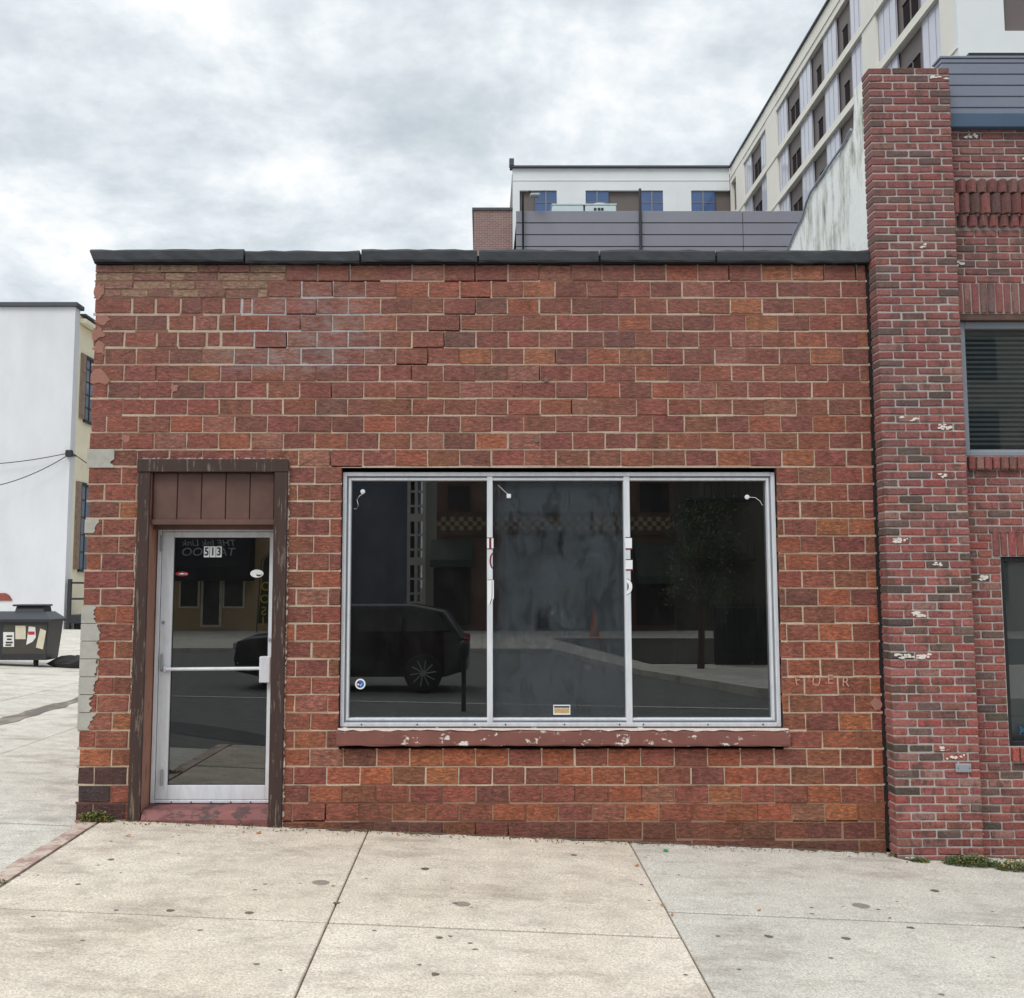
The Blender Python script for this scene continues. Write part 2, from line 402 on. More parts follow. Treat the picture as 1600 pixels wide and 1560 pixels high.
M_green = simple('green_cap', lin(16, 140, 86), .4)
M_plate = simple('grey_steel_plate', lin(160, 166, 176), .4, .08, metal=.4)
M_blind = simple('blind_slat', lin(232, 240, 240), .6, .06)
M_frameblk = simple('black_window_frame', lin(30, 31, 36), .45)
M_framegr = simple('grey_window_frame', lin(140, 146, 156), .5, .06)
M_redkerb = paint_mat('worn_red_kerb', lin(168, 138, 128), lin(190, 176, 162), .46, 8, .8, (1, 1, 1), .06)
M_tyre = simple('tyre', (.02, .02, .02, 1), .8)
M_carpaint = simple('black_car_paint', (.012, .012, .015, 1), .15, .1, spec=.7)
M_caulk = paint_mat('old_caulk_paint', lin(206, 190, 178), lin(120, 78, 66), .48, 30, .8, (1, 1, 1), .05)
M_chrome = simple('wheel_alloy', (.45, .45, .47, 1), .3, metal=.9)
M_tail = simple('tail_lamp', (.25, .01, .01, 1), .2)

def stucco_mat():
    m, nt, b = newmat('peeling_stucco')
    c = coords(nt, (1, 1, .25)); n = noise(nt, c, 5, 7, .7); n2 = noise(nt, coords(nt), 3, 6, .7)
    k = ramp(nt, n, [(.34, lin(112, 112, 102)), (.43, lin(196, 198, 190)), (.52, lin(236, 239, 236))])
    k = mix(nt, ramp(nt, n2, [(.6, 0.0), (.72, .6)]), k, lin(130, 128, 118))
    L(nt, k, b.inputs['Base Color']); b.inputs['Roughness'].default_value = .9
    bump(nt, b, n2, .5, .02); return m
M_stucco = stucco_mat()

# ------------------------------------------------------------------ world and light
SUN_EL, SUN_AZ = math.radians(52), math.radians(215)   # azimuth measured from +y clockwise
w = bpy.data.worlds.new('World'); S.world = w; w.use_nodes = True
nt = w.node_tree; bg = nt.nodes['Background']; bg.inputs['Strength'].default_value = .1
sky = N(nt, 'ShaderNodeTexSky', sky_type='NISHITA'); sky.sun_disc = False
sky.sun_elevation = SUN_EL; sky.sun_rotation = SUN_AZ
tc = N(nt, 'ShaderNodeTexCoord'); sp = N(nt, 'ShaderNodeSeparateXYZ'); L(nt, tc.outputs['Generated'], sp.inputs[0])
zz = mathn(nt, 'ADD', mathn(nt, 'MAXIMUM', sp.outputs[2], 0.0), .28)
cv = N(nt, 'ShaderNodeCombineXYZ'); L(nt, mathn(nt, 'DIVIDE', sp.outputs[0], zz), cv.inputs[0]); L(nt, mathn(nt, 'DIVIDE', sp.outputs[1], zz), cv.inputs[1])
mp = N(nt, 'ShaderNodeMapping'); mp.inputs['Location'].default_value = (4.3, 1.7, 0); L(nt, cv.outputs[0], mp.inputs[0])
n1 = noise(nt, mp.outputs[0], 3.9, 9, .6, .1); n2 = noise(nt, mp.outputs[0], .8, 3, .5)
cl = mathn(nt, 'ADD', mathn(nt, 'MULTIPLY', n1, .68), mathn(nt, 'MULTIPLY', n2, .32))
cc = ramp(nt, cl, [(.39, lin(192, 202, 209)), (.46, lin(209, 217, 222)), (.52, lin(227, 234, 238)), (.59, lin(252, 253, 254))])
cc = mix(nt, 1.0, cc, (10.3, 10.3, 10.3, 1), 'MULTIPLY')
zen = N(nt, 'ShaderNodeMapRange', interpolation_type='SMOOTHSTEP'); L(nt, sp.outputs[2], zen.inputs[0])
zen.inputs[1].default_value = .5; zen.inputs[2].default_value = 1.0; zen.inputs[3].default_value = 1.0; zen.inputs[4].default_value = 1.9
zc = N(nt, 'ShaderNodeCombineColor'); [L(nt, zen.outputs[0], zc.inputs[i]) for i in range(3)]
cc = mix(nt, 1.0, cc, zc.outputs[0], 'MULTIPLY')
L(nt, mix(nt, .92, sky.outputs[0], cc), bg.inputs[0])
sl = bpy.data.lights.new('sun', 'SUN'); sl.energy = 1.5; sl.angle = math.radians(25); sl.color = (1.0, .97, .92)
so = bpy.data.objects.new('sun', sl); COL.objects.link(so); so.location = (-20, -30, 40)
sd = Vector((math.sin(SUN_AZ) * math.cos(SUN_EL), math.cos(SUN_AZ) * math.cos(SUN_EL), math.sin(SUN_EL)))
so.rotation_euler = sd.to_track_quat('Z', 'Y').to_euler()
S.view_settings.view_transform = 'Standard'; S.view_settings.look = 'None'; S.view_settings.exposure = .12; S.view_settings.gamma = 1
S.cycles.max_bounces = 8; S.cycles.transparent_max_bounces = 12

# ------------------------------------------------------------------ ground, road, pavements
def sheet(name, xs, ys, zf, mat, kind='structure'):
    mb = MB(); n = len(xs)
    vs = [(x, y, zf(x, y)) for y in ys for x in xs]
    fs = [(j * n + i, j * n + i + 1, (j + 1) * n + i + 1, (j + 1) * n + i) for j in range(len(ys) - 1) for i in range(n - 1)]
    mb.add(vs, fs); o = mb.build(name, mat); tag(o, kind=kind); return o
xs = [-900, -300, -100, -40, -20, -9.5, -6, -3, 0, 3, 6, 10, 14, 25, 60, 150, 400, 900]
ys = [-900, -300, -100, -60, -40, -30, -22, -16, -12, -8, -4, -2, 0, 3, 10, 30, 60, 120, 300, 900]
sheet('ground', xs, ys, lambda x, y: zg(x, y) - .22, M_ground)
lx = [-60, -20, -9.5, -6, -3, 0, 3, 6, 10, 14, 40, 60]
sheet('road', lx, [-25.1, -20, -16, -14, -11, -8, -6, -4.6, -3.62], zroad, M_asphalt)
mb = MB()
for x in range(-40, 40, 4):
    mb.add([(x, -10.56, zroad(x, -10.56) + .005), (x + 4, -10.56, zroad(x + 4, -10.56) + .005), (x + 4, -10.44, zroad(x + 4, -10.44) + .005), (x, -10.44, zroad(x, -10.44) + .005)], [(0, 1, 2, 3)])
tag(mb.build('road_marking', M_linepaint), kind='structure')

mb = MB(); rs_ = random.Random(4)
pts = [(-4.6, -5.9), (-3.6, -5.1), (-2.4, -4.35), (-1.3, -3.9), (-.4, -3.75), (-.6, -4.2), (-1.6, -4.7), (-2.6, -5.2), (-3.6, -6.1), (-4.4, -6.6)]
mb.add([(x + rs_.uniform(-.08, .08), y, zroad(x, y) + .005) for x, y in pts], [tuple(range(len(pts)))[::-1]])
tag(mb.build('road_dark_patch', simple('dark_patch_colour', (.025, .026, .03, 1), .5, .4, 3)), kind='structure')  # near-black irregular patch laid on the road
def slabs(name, rects, mat, zf, th=.10, gap=.017, bev=.005, jit=.0):
    mb = MB()
    for (x0, x1, y0, y1) in rects:
        dz = R.uniform(-jit, jit)
        nx = max(1, int((x1 - x0) / 1.5))
        gx0, gx1, gy0, gy1 = x0 + gap * .28, x1 - gap * .28, y0 + gap * .9, y1 - gap * .9
        c = [(gx0, gy0), (gx1, gy0), (gx1, gy1), (gx0, gy1)]
        ins = [(gx0 + bev, gy0 + bev), (gx1 - bev, gy0 + bev), (gx1 - bev, gy1 - bev), (gx0 + bev, gy1 - bev)]
        vs = [(x, y, zf(x, y) + dz) for x, y in ins] + [(x, y, zf(x, y) + dz - bev) for x, y in c] + [(x, y, zf(x, y) - th) for x, y in c]
        fs = [(0, 1, 2, 3)]
        for i in range(4):
            k = (i + 1) % 4
            fs += [(4 + i, 4 + k, k, i), (8 + i, 8 + k, 4 + k, 4 + i)]
        mb.add(vs, fs)
    o = mb.build(name, mat); tag(o, kind='structure'); return o
slabs('sidewalk', [(-2.83, -.85, -2.07, .06), (-.85, 1.10, -2.07, .06), (-2.83, -.85, -3.45, -2.07), (-.85, 1.10, -3.45, -2.07)], M_side, zg, jit=.003)
slabs('sidewalk', [(1.10, 3.86, -1.62, .06), (1.10, 3.86, -3.45, -1.62)], M_side2, zg)
slabs('sidewalk', [(3.86, 6.2, -1.62, .06), (3.86, 6.2, -3.45, -1.62), (6.2, 9, -3.45, .06), (9, 14, -3.45, .06)], M_side, zg, jit=.003)
sheet('sidewalk_bed', [-2.85, 0, 3, 6, 9, 14], [-3.45, -2, .05], lambda x, y: zg(x, y) - .022, M_joint)
slabs('kerb', [(-2.83 + i * 2.1, -.73 + i * 2.1, -3.62, -3.45) for i in range(8)], M_side2, zg, th=.2, bev=.02)
# driveway beside the shop, a little lower than the pavement
zal = lambda x, y: zg(x, y) - .055
ax = [-40, -22, -15.5, -12.5, -9.5, -6.8, -4.9, -2.97]
rects = []
for y0, y1 in ((-3.6, 0), (0, 8.6), (8.6, 12.2), (12.2, 17), (17, 23), (23, 28.9)):
    for a, b in zip(ax[:-1], ax[1:]): rects.append((a, b, y0, y1))
slabs('alley_pavement', rects, M_alley, zal, jit=.004)
sheet('alley_bed', [-40, -22, -9.5, -2.97], [-3.6, 0, 8, 28.9], lambda x, y: zal(x, y) - .03, M_joint)
slabs('alley_pavement', [(-40, -14.5, 28.9, 60), (-14.5, -3.2, 28.9, 40), (-14.5, -3.2, 40, 60)], M_alley, zal)
# sunken stained channel running up the driveway
mb = MB(); yy = [2.2 + i * .3 for i in range(24)]
le = [-6.02 + R.uniform(-.05, .05) for _ in yy]; ri = [-5.62 + R.uniform(-.07, .07) - .012 * i for i, _ in enumerate(yy)]
for i in range(23):
    mb.add([(le[i], yy[i], zal(le[i], yy[i]) + .006), (ri[i], yy[i], zal(ri[i], yy[i]) + .006), (ri[i + 1], yy[i + 1], zal(ri[i + 1], yy[i + 1]) + .006), (le[i + 1], yy[i + 1], zal(le[i + 1], yy[i + 1]) + .006)], [(0, 1, 2, 3)])
M_wet = paint_mat('wet_channel_dirt', lin(104, 96, 84), lin(150, 142, 128), .5, 2.2, .5, (1, .5, 1), .06, dirt=lin(92, 62, 52))
tag(mb.build('gutter_channel', M_wet), kind='structure')
# red painted kerb strip at the edge of the pavement
mb = MB()
for i in range(14):
    y1 = .02 - i * .26; y0 = y1 - .254
    a = -2.975 + R.uniform(-.012, .012); b = -2.84 + R.uniform(-.004, .0)
    z = lambda x, y: zg(x, y)
    vs = [(a, y0, z(a, y0) - .006), (b, y0, z(b, y0) + .002), (b, y1, z(b, y1) + .002), (a, y1, z(a, y1) - .006)]
    lo = [(p[0], p[1], p[2] - .12) for p in vs]
    mb.add(vs + lo, [(0, 1, 2, 3), (4, 5, 1, 0), (5, 6, 2, 1), (6, 7, 3, 2), (7, 4, 0, 3)])
tag(mb.build('painted_kerb_edge', M_redkerb), kind='structure')

# ------------------------------------------------------------------ the brick shop
CR, BL, JT = .13335, .249, .0088
zl = lambda k: 4.2812 - (k - 1) * CR
XL, XR = -3.04, 3.02
sx = lambda v: 204.7 * (v + 16011) / 16926.0
shop = thing('brick_shop', 'low single storey shop of reddish brown textured blocks with dark stone coping', 'building', (0, .0, 0))
DX0, DX1 = -2.55, -1.595          # clear door opening between jamb boards
DO0, DO1 = -2.644, -1.492         # outside of trim
WX0, WX1 = -1.083, 2.276
zhead = P(300, 718, 0).z
openings = [(DO0 + .02, DO1 - .02, -1, zl(12)), (WX0, WX1, zl(28), zl(12))]
PAL = {'red': (138, 77, 64), 'mar': (126, 71, 62), 'ora': (158, 93, 64), 'bro': (132, 78, 60), 'pin': (146, 92, 78), 'dar': (114, 70, 62), 'rus': (148, 82, 60)}
def bcol(name, k=1.0, lo=0.0):
    c = PAL[name]; c = (c[0] + 2 * (1 - lo), c[1] + 3 * (1 - lo) + lo, c[2] + 3 * (1 - lo) - 2 * lo); j = R.uniform(1.04, 1.2) * k
    return lin(c[0] + R.uniform(-5, 5), c[1] + R.uniform(-3, 3), c[2] + R.uniform(-3, 2), j)
def pick(x, r):
    lo = clamp((r - 8) / 22, 0, 1); rt = clamp((x + 1) / 4, 0, 1); up = clamp((10 - r) / 10, 0, 1)
    wts = {'red': 3, 'mar': 2.2 + up - .5 * lo, 'ora': .12 + .55 * lo + .35 * rt, 'bro': 1.8 + .8 * lo, 'pin': .3 + 1.4 * up * (1 - rt), 'dar': .4, 'rus': .5 + 1.2 * lo + .4 * rt}
    ks = list(wts); return R.choices(ks, [wts[k] for k in ks])[0]
U = lambda u, v: (u - PU) / sx(v)
custom = {2: [206, 243, 282, 316.6, 349, 377.5, 394, 446], 3: [212.5, 262, 303, 340.6, 367, 418.5], 4: [194, 244.7, 277.5, 322.5, 345, 397.5, 448], 5: [163, 212.5, 264, 316, 365.6, 418.8]}
vmid = {2: 479, 3: 505, 4: 532, 5: 558}
vcr = [(0, U(545, 426)), (0, U(743, 426)), (0, U(1292, 426)), (0, U(1332, 426)), (0, U(1139, 426)), (1, U(520, 453)), (2, U(495, 479)), (3, U(719, 505)), (3, U(470, 505)), (4, U(698, 532)), (4, U(447, 532)), (5, U(669, 558)), (5, U(866, 558)), (6, U(647, 585)), (6, U(847, 585)), (7, U(515, 612)), (8, U(896, 638)), (11, U(514, 717)), (31, U(505, 1270)), (31, U(1320, 1270)), (32, U(790, 1297)), (32, U(1345, 1297)), (32, U(745, 1297)), (32, U(693, 1297)), (2, U(747, 479))]
hcr = [(1, U(445, 439), U(612, 439)), (1, U(722, 439), U(765, 439)), (2, U(735, 466), U(766, 466)), (3, U(720, 492), U(747, 492)), (3, U(470, 492), U(498, 492)), (4, U(698, 518), U(720, 518)), (5, U(669, 545), U(699, 545)), (5, U(395, 545), U(450, 545)), (6, U(647, 571), U(670, 571)), (12, U(500, 730), U(538, 730)), (32, U(440, 1284), U(520, 1284)), (32, U(1255, 1284), U(1345, 1284)), (0, -1.5, XR), (0, XL, -1.5)]
wall = MB(); mort = MB()
PALE = (198, 184, 162)
def mcol(x, r):
    t = R.random() * (1.1 if r < 9 else .95)
    c = (190, 172, 152) if t < .68 else ((172, 148, 128) if t < .93 else (136, 96, 80))
    if r > 29: c = (150, 122, 102) if t < .6 else (112, 78, 64)
    if -2.0 < x < -1.0 and r < 6: c = (184, 180, 178)
    return lin(*c, R.uniform(.85, 1.1))
def subtract(a, b, z0, z1):
    segs = [(a, b)]
    for (ox0, ox1, oz0, oz1) in openings:
        if min(z1, oz1) - max(z0, oz0) < .3 * (z1 - z0): continue
        out = []
        for s0, s1 in segs:
            if ox1 <= s0 or ox0 >= s1: out.append((s0, s1)); continue
            if ox0 - s0 > .012: out.append((s0, ox0))
            if s1 - ox1 > .012: out.append((ox1, s1))
        segs = out
    return segs
def lay(x0, x1, z0, z1, r, col, jt=JT, y=None, mc=None, ledge=0.0):
    for a, b in subtract(x0, x1, z0, z1):
        yy = R.uniform(-.0022, .0022) if y is None else y
        e0 = a if a == x0 else a - jt / 2
        e1 = b if b == x1 else b + jt / 2
        wall.brick(e0 + jt / 2 + (ledge if x0 <= XL + .001 else 0), e1 - jt / 2, z0 + jt / 2, z1 - jt / 2, yy, .085, col, ch=.0055, j=.0026, cut=R.choice([0, 0, .004, .007]))
        hk = round((4.2812 - z0) / CR) + 1
        crk = any(k == hk and q0 - .03 < (a + b) / 2 < q1 + .03 for k, q0, q1 in hcr)
        if not (crk and z0 >= zl(0) - .2):
            g = R.uniform(.002, .0055); sh = .0064 if crk else 0.0
            wall_m = mc or mcol(a, r)
            mort.add([(a - .004, g, z0 - jt / 2 - .004), (b + .004, g, z0 - jt / 2 - .004), (b + .004, g + R.uniform(-.001, .001), z0 + jt / 2 + .004 - sh * 2), (a - .004, g, z0 + jt / 2 + .004 - sh * 1.8)], [(0, 1, 2, 3)], wall_m)
        if b == x1 and x1 < XR - .02:
            g = R.uniform(.0045, .0075); sh = .0125 if any(q == r and abs(xc - x1) < .05 for q, xc in vcr) else 0.0
            mort.add([(b - jt / 2 - .004 + sh, g, z0), (b + jt / 2 + .004, g, z0), (b + jt / 2 + .004, g, z1), (b - jt / 2 - .004 + sh * .7, g, z1)], [(0, 1, 2, 3)], mc or mcol(b, r))
for r in range(0, 35):
    z1, z0 = zl(r), zl(r + 1)
    ph = .077 if r % 2 else .077 + BL / 2
    js = sorted(ph + BL * n + (R.uniform(-.004, .004)) for n in range(-16, 16))
    js = [x for x in js if XL + .05 < x < XR - .05]
    if r in custom:
        cu = [U(u, vmid[r]) for u in custom[r]]
        js = cu + [x for x in js if x > cu[-1] + .15]
    start = XL
    if r in (0, 1):
        xb = U(447, 426) if r == 0 else U(419, 453)
        js = [xb] + [x for x in js if x > xb + .12]
        zm = (z0 + z1) / 2
        for q0, q1 in ((z0, zm), (zm, z1)):
            x = XL
            while x < xb - .02:
                x2 = min(xb, x + R.choice([.19, .21, .3, .16, .25])); x2 = xb if xb - x2 < .08 else x2
                t = R.random()
                c = lin(162, 132, 108) if t < .55 else (lin(140, 98, 86) if t < .8 else lin(152, 110, 96))
                lay(x, x2, q0, q1, r, c, jt=.005, mc=lin(128, 98, 82))
                x = x2
        start = xb
    edges = [start] + [x for x in js if x > start + .02] + [XR]
    for a, b in zip(edges[:-1], edges[1:]):
        nm = pick((a + b) / 2, r); k = 1.0
        if r >= 32: nm = R.choice(['dar', 'mar', 'bro']); k = .72
        col = bcol(nm, k, clamp((r - 8) / 18, 0, 1))
        if b < DO0 + .1 and r >= 29: col = lin(70 + R.uniform(-8, 8), 48, 47) if r != 30 else lin(56, 48, 50)
        jt = JT * R.uniform(.9, 1.2)
        if r in (2, 3, 4) and b < -1.7: jt = .016
        lay(a, b, z0, z1, r, col, jt=jt, ledge=R.uniform(-.006, .012) if r > 2 else 0, y=(R.uniform(-.004, .004) if r in (0, 31, 32) else None))
wall.build('wall', M_block, shop)
def mortar_mat():
    m, nt, b = newmat('lime_mortar')
    a = N(nt, 'ShaderNodeVertexColor', layer_name='Col').outputs[0]; c = coords(nt)
    n = noise(nt, c, 9, 6, .7)
    k = mix(nt, 1.0, a, ramp(nt, noise(nt, c, 60, 4, .7), [(.25, .75), (.75, 1.2)]), 'MULTIPLY')
    k = mix(nt, ramp(nt, n, [(.52, 0.0), (.72, .4)]), k, lin(124, 88, 74))
    L(nt, k, b.inputs['Base Color']); b.inputs['Roughness'].default_value = .92
    bump(nt, b, noise(nt, c, 120, 3, .6), .5, .003); return m
M_mort = mortar_mat()
mort.build('mortar', M_mort, shop)
# core of the walls behind the facing (dark where the joints have opened)
zt = zl(0) - .004; zb = -.5
core = MB()
for (a, b, c, d) in ((XL + .02, DO0 + .02, zb, zt), (DO0 + .02, DO1 - .02, zl(12), zt), (DO1 - .02, WX0, zb, zt), (WX0, WX1, zl(12), zt), (WX0, WX1, zb, zl(28)), (WX1, XR - .004, zb, zt)):
    core.box(a, b, .028, .30, c, d)
core.build('wall_core', M_dark, shop)
sidew = MB()
sidew.box(XL + .01, XL + .25, .301, 14, zb, zt - .1); sidew.box(XR - .25, XR - .01, .301, 14, zb, zt - .1); sidew.box(XL + .01, XR - .01, 14.001, 14.25, zb, zt - .1)
sidew.build('side_wall', simple('plain_block_side', lin(124, 72, 60), .9, .2, 3), shop)
rf = MB(); rf.box(XL + .26, XR - .26, .31, 13.99, zt - .5, zt - .35); rf.build('roof', M_roofdark, shop)
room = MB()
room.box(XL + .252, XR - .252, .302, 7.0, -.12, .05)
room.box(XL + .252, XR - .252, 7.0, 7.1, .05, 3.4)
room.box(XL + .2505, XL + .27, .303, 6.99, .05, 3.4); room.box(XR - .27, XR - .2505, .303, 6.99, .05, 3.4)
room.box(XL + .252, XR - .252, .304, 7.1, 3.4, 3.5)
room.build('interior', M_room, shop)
# pale scars and cement patches
def blobpoly(cx, cz, rx, rz, n=11, rough=.3):
    return [(cx + rx * math.cos(2 * math.pi * i / n) * R.uniform(1 - rough, 1 + rough), cz + rz * math.sin(2 * math.pi * i / n) * R.uniform(1 - rough, 1 + rough)) for i in range(n)]
def P_v(z):
    a_ = math.atan((z - H) / D0) - TH; return PV - F * math.tan(a_)
def edge_patch(v0, v1, wid):
    za, zb_ = P(140, v0, 0).z, P(140, v1, 0).z
    n = max(5, int((za - zb_) / .015)); right = []
    wd = 1.0
    for i in range(n + 1):
        z = za + (zb_ - za) * i / n
        wd = clamp(wd + R.uniform(-.22, .22), .6, 1.25)
        right.append((XL + wid * wd, z + (R.uniform(-.006, .006) if 0 < i < n else 0)))
    cem = MB(); cem.prism([(XL - .008, zb_), (XL - .008, za)] + right, 'y', -.0062, .03); cem.build('cement_patch', M_cement, shop)
edge_patch(702, 731, .16); edge_patch(812, 833, .085); 
for q in range(16, 27):
    if q > 19: edge_patch(P_v(zl(q)) + .6, P_v(zl(q + 1)) - .6, .115)
for u, v, rx, rz in ((152, 590, .09, .055), (156, 545, .045, .05), (152, 522, .05, .045), (272, 606, .035, .03), (196, 685, .03, .03), (156, 455, .045, .06), (160, 500, .07, .045), (1369, 1100, .04, .05)):
    p = P(u, v, 0); q = blobpoly(p.x, p.z, rx, rz, 14, .4); q = [(max(XL - .005, min(XR + .002, a)), b) for a, b in q]
    scar = MB(); scar.prism(q, 'y', -.0046, .01); scar.build('spalled_patch', M_pinkscar, shop)
# faint chalk scrawl to the right of the window
M_chalk = simple('chalk', lin(186, 140, 122), .95, .35, 40)
for lt, u in (('F', 1246), ('U', 1275), ('E', 1297), ('R', 1321)):
    c = P(u, 1064 + R.uniform(-3, 3), 0); put_text('chalk_letter', lt, .10, M_chalk, (c.x, -.0052, c.z), (math.pi / 2, R.uniform(-.2, .2), 0), shop, ext=.0010)
# bolt plugs on the wall
for u, v in ((853, 594), (838, 688)):
    p = P(u, v, 0); bo = MB(); bo.disc((p.x, -.003, p.z), .02, .02, 10, th=.006); bo.build('anchor_bolt', simple('old_bolt', lin(120, 96, 84), .8), shop)
# coping: seven tarred stones
cz0 = zl(0); cu = [143, 384, 564, 747, 936, 1117, 1238, 1355]
for i in range(7):
    x0, x1 = U(cu[i], 405), U(cu[i + 1], 405)
    if i == 5: x1 = U(1355, 405)
    if i == 6: continue
    mb = MB(); j = R.uniform(-.006, .006); g = .008
    xa, xb = x0 + (g if i else 0), x1 - (g if i < 5 else 0)
    n = max(4, int((xb - xa) / .09)); rng = [xa + (xb - xa) * k / n for k in range(n + 1)]
    prof = lambda: [(-.045 + R.uniform(-.004, .004), cz0 + .006 + j + R.uniform(-.004, .003)), (-.052 + R.uniform(-.004, .004), cz0 + .02 + j), (-.050 + R.uniform(-.004, .004), cz0 + .088 + j), (-.036, cz0 + .105 + j + R.uniform(-.006, .006)), (.34, cz0 + .115 + j), (.34, cz0 + .004 + j)]
    rows = [[(x, a, b) for a, b in prof()] for x in rng]
    if i == 0: rows[0] = [(x + .035 * (1 if q < 2 else 0), a, b) for q, (x, a, b) in enumerate(rows[0])]
    vs = [p for row in rows for p in row]; m = 6
    fs = [(k * m + q, (k + 1) * m + q, (k + 1) * m + (q + 1) % m, k * m + (q + 1) % m) for k in range(n) for q in range(m)]
    fs = [f[::-1] for f in fs]
    fs += [tuple(range(m - 1, -1, -1)), tuple(n * m + q for q in range(m))]
    mb.add(vs, fs); mb.build('coping_stone', M_coping, shop)
mb = MB(); mb.box(XL - .0, XR - .002, -.03, .30, cz0 + .001, cz0 + .06); mb.build('coping_bed', M_dark, shop)
# tar seam between the two buildings
mb = MB(); pts = []
for k in range(40):
    z = zl(0) + .02 - k * .115
    pts.append((XR + .006 + R.uniform(-.006, .006), z))
mb.prism([(x - R.uniform(.010, .016), z) for x, z in pts] + [(XR + .028, z) for x, z in reversed(pts)], 'y', .004, .25)
mb.build('tar_seam', M_dark, shop)

# ---- door
zdt = P(340, 825, .24).z; zdb = P(340, 1252, .24).z
fr = MB()
yj = -.022
zj0 = lambda x: zg(x, 0) - .01
fr.box(DO0, DX0, yj, .003, zj0(-2.6), P(300, 738, 0).z - .001, bev=.004)
fr.box(DX1, DO1, yj - .004, .003, zj0(-1.5), P(300, 738, 0).z - .001, bev=.004)
fr.box(DO0 - .008, DO1 + .004, yj - .008, .10, P(300, 738, 0).z, zhead, bev=.004)
ds = fr.build('door_surround', M_wood, shop)
zp0, zp1 = P(330, 812, .04).z, P(300, 738, 0).z
tp = MB()
pw = (DX1 - DX0 - .02) / 5
for i in range(5):
    tp.box(DX0 + .012 + i * pw, DX0 + .012 + (i + 1) * pw - .006, .030 + R.uniform(0, .003), .06, zp0, zp1 - .004, bev=.003)
tp.box(DX0 + .001, DX1 - .001, .05, .10, zp0, zp1 - .003)
tp.box(DX0 + .002, DX1 - .002, .012, .20, zp0 - .042, zp0 - .001, bev=.004)
tp.box(DX0 + .002, DX1 - .002, .10, .205, zdt - .02, zp0 - .043)
tp.build('transom_panel', M_panel, shop)
rv = MB()
rv.box(DX0 - .05, DX0 - .002, .0035, .30, zj0(-2.6), zp1 - .002); rv.box(DX1 + .002, DX1 + .05, .0035, .30, zj0(-1.6), zp1 - .002)
rv.build('door_reveal', M_reveal, shop)
zst = zdb - .012
stp = MB()
x0, x1 = DX0 + .006, DX1 - .004
prof = [(-.012, -.3), (-.016, zst - .075), (.0, zst - .035), (.03, zst - .012), (.08, zst - .002), (.30, zst)]
n = 16; rows = [[(x0 + (x1 - x0) * i / n, a + R.uniform(-.004, .004), b + (R.uniform(-.004, .004) if 0 < q < 5 else 0)) for q, (a, b) in enumerate(prof)] for i in range(n + 1)]
m = len(prof); vs = [p for r_ in rows for p in r_]
stp.add(vs, [(k * m + q, (k + 1) * m + q, (k + 1) * m + q + 1, k * m + q + 1) for k in range(n) for q in range(m - 1)] + [tuple(range(m)), tuple(n * m + q for q in range(m - 1, -1, -1))], smooth=False)
stp.build('doorstep', M_redstep, shop)
YD = .215
dr = MB()
xa, xb = DX0 + .005, DX1 - .005
gx0 = P(268, 1000, YD).x; gx1 = P(419, 1000, YD).x; gz1 = P(340, 840, YD).z; gz0 = P(340, 1227, YD).z
# outer aluminium frame, then the leaf's stiles and rails
dr.box(xa, xa + .03, YD - .02, YD + .06, zst + .003, zdt, bev=.003); dr.box(xb - .03, xb, YD - .02, YD + .06, zst + .003, zdt, bev=.003)
dr.box(xa + .031, xb - .031, YD - .02, YD + .06, zdt - .03, zdt, bev=.003)
dr.box(xa + .034, gx0, YD - .008, YD + .04, zst + .03, zdt - .034, bev=.003); dr.box(gx1, xb - .034, YD - .008, YD + .04, zst + .03, zdt - .034, bev=.003)
dr.box(gx0 + .0005, gx1 - .0005, YD - .006, YD + .038, gz1, zdt - .034, bev=.003); dr.box(gx0 + .0005, gx1 - .0005, YD - .006, YD + .038, zst + .03, gz0, bev=.003)
dr.box(xa + .031, xb - .031, YD - .012, YD + .05, zst + .004, zst + .027, bev=.003)
door = dr.build('door', M_alu, shop)
mb = MB(); mb.box(gx0 + .001, gx0 + .006, YD + .008, YD + .016, gz0, gz1); mb.box(gx1 - .006, gx1 - .001, YD + .008, YD + .016, gz0, gz1); mb.box(gx0 + .006, gx1 - .006, YD + .008, YD + .016, gz1 - .006, gz1 - .001); mb.box(gx0 + .006, gx1 - .006, YD + .008, YD + .016, gz0 + .001, gz0 + .006)
mb.build('gasket', M_gasket, door)
mb = MB(); mb.add([(gx0, YD + .012, gz0), (gx1, YD + .012, gz0), (gx1, YD + .012, gz1), (gx0, YD + .012, gz1)], [(0, 1, 2, 3)]); mb.build('pane', M_glassd, door)
zb_ = P(330, 1046, YD - .03).z
mb = MB(); mb.tube([(gx0 - .03, YD - .028, zb_), (gx1 - .03, YD - .028, zb_ + .006)], .013, 10); mb.box(gx0 - .05, gx0 - .028, YD - .03, YD - .008, zb_ - .02, zb_ + .02, bev=.004); mb.build('push_bar', M_alu, door)
mb = MB(); p0, p1 = P(405, 1067, YD - .04), P(423, 1026, YD - .04); mb.box(p0.x, p1.x, YD - .055, YD - .010, p0.z, p1.z, bev=.006); mb.build('pull_handle', M_alu, door)
for u, v in ((255, 973), (253, 1047), (421, 1000)):
    p = P(u, v, YD - .012); mb = MB(); mb.disc((p.x, YD - .0085, p.z), .014, .014, 12, th=.006); mb.build('lock_cylinder', M_alud, door)
for v in (850, 1035, 1215):
    p = P(251, v, YD - .03); mb = MB(); mb.box(p.x - .004, p.x + .016, YD - .035, YD - .021, p.z - .06, p.z + .06, bev=.003); mb.build('hinge', M_alud, door)
for i in range(5):
    p = P(268 + i * 31, 1243, YD - .012); mb = MB(); mb.disc((p.x, YD - .0125, zst + .012), .006, .006, 8, th=.002); mb.build('screw', M_gasket, door)
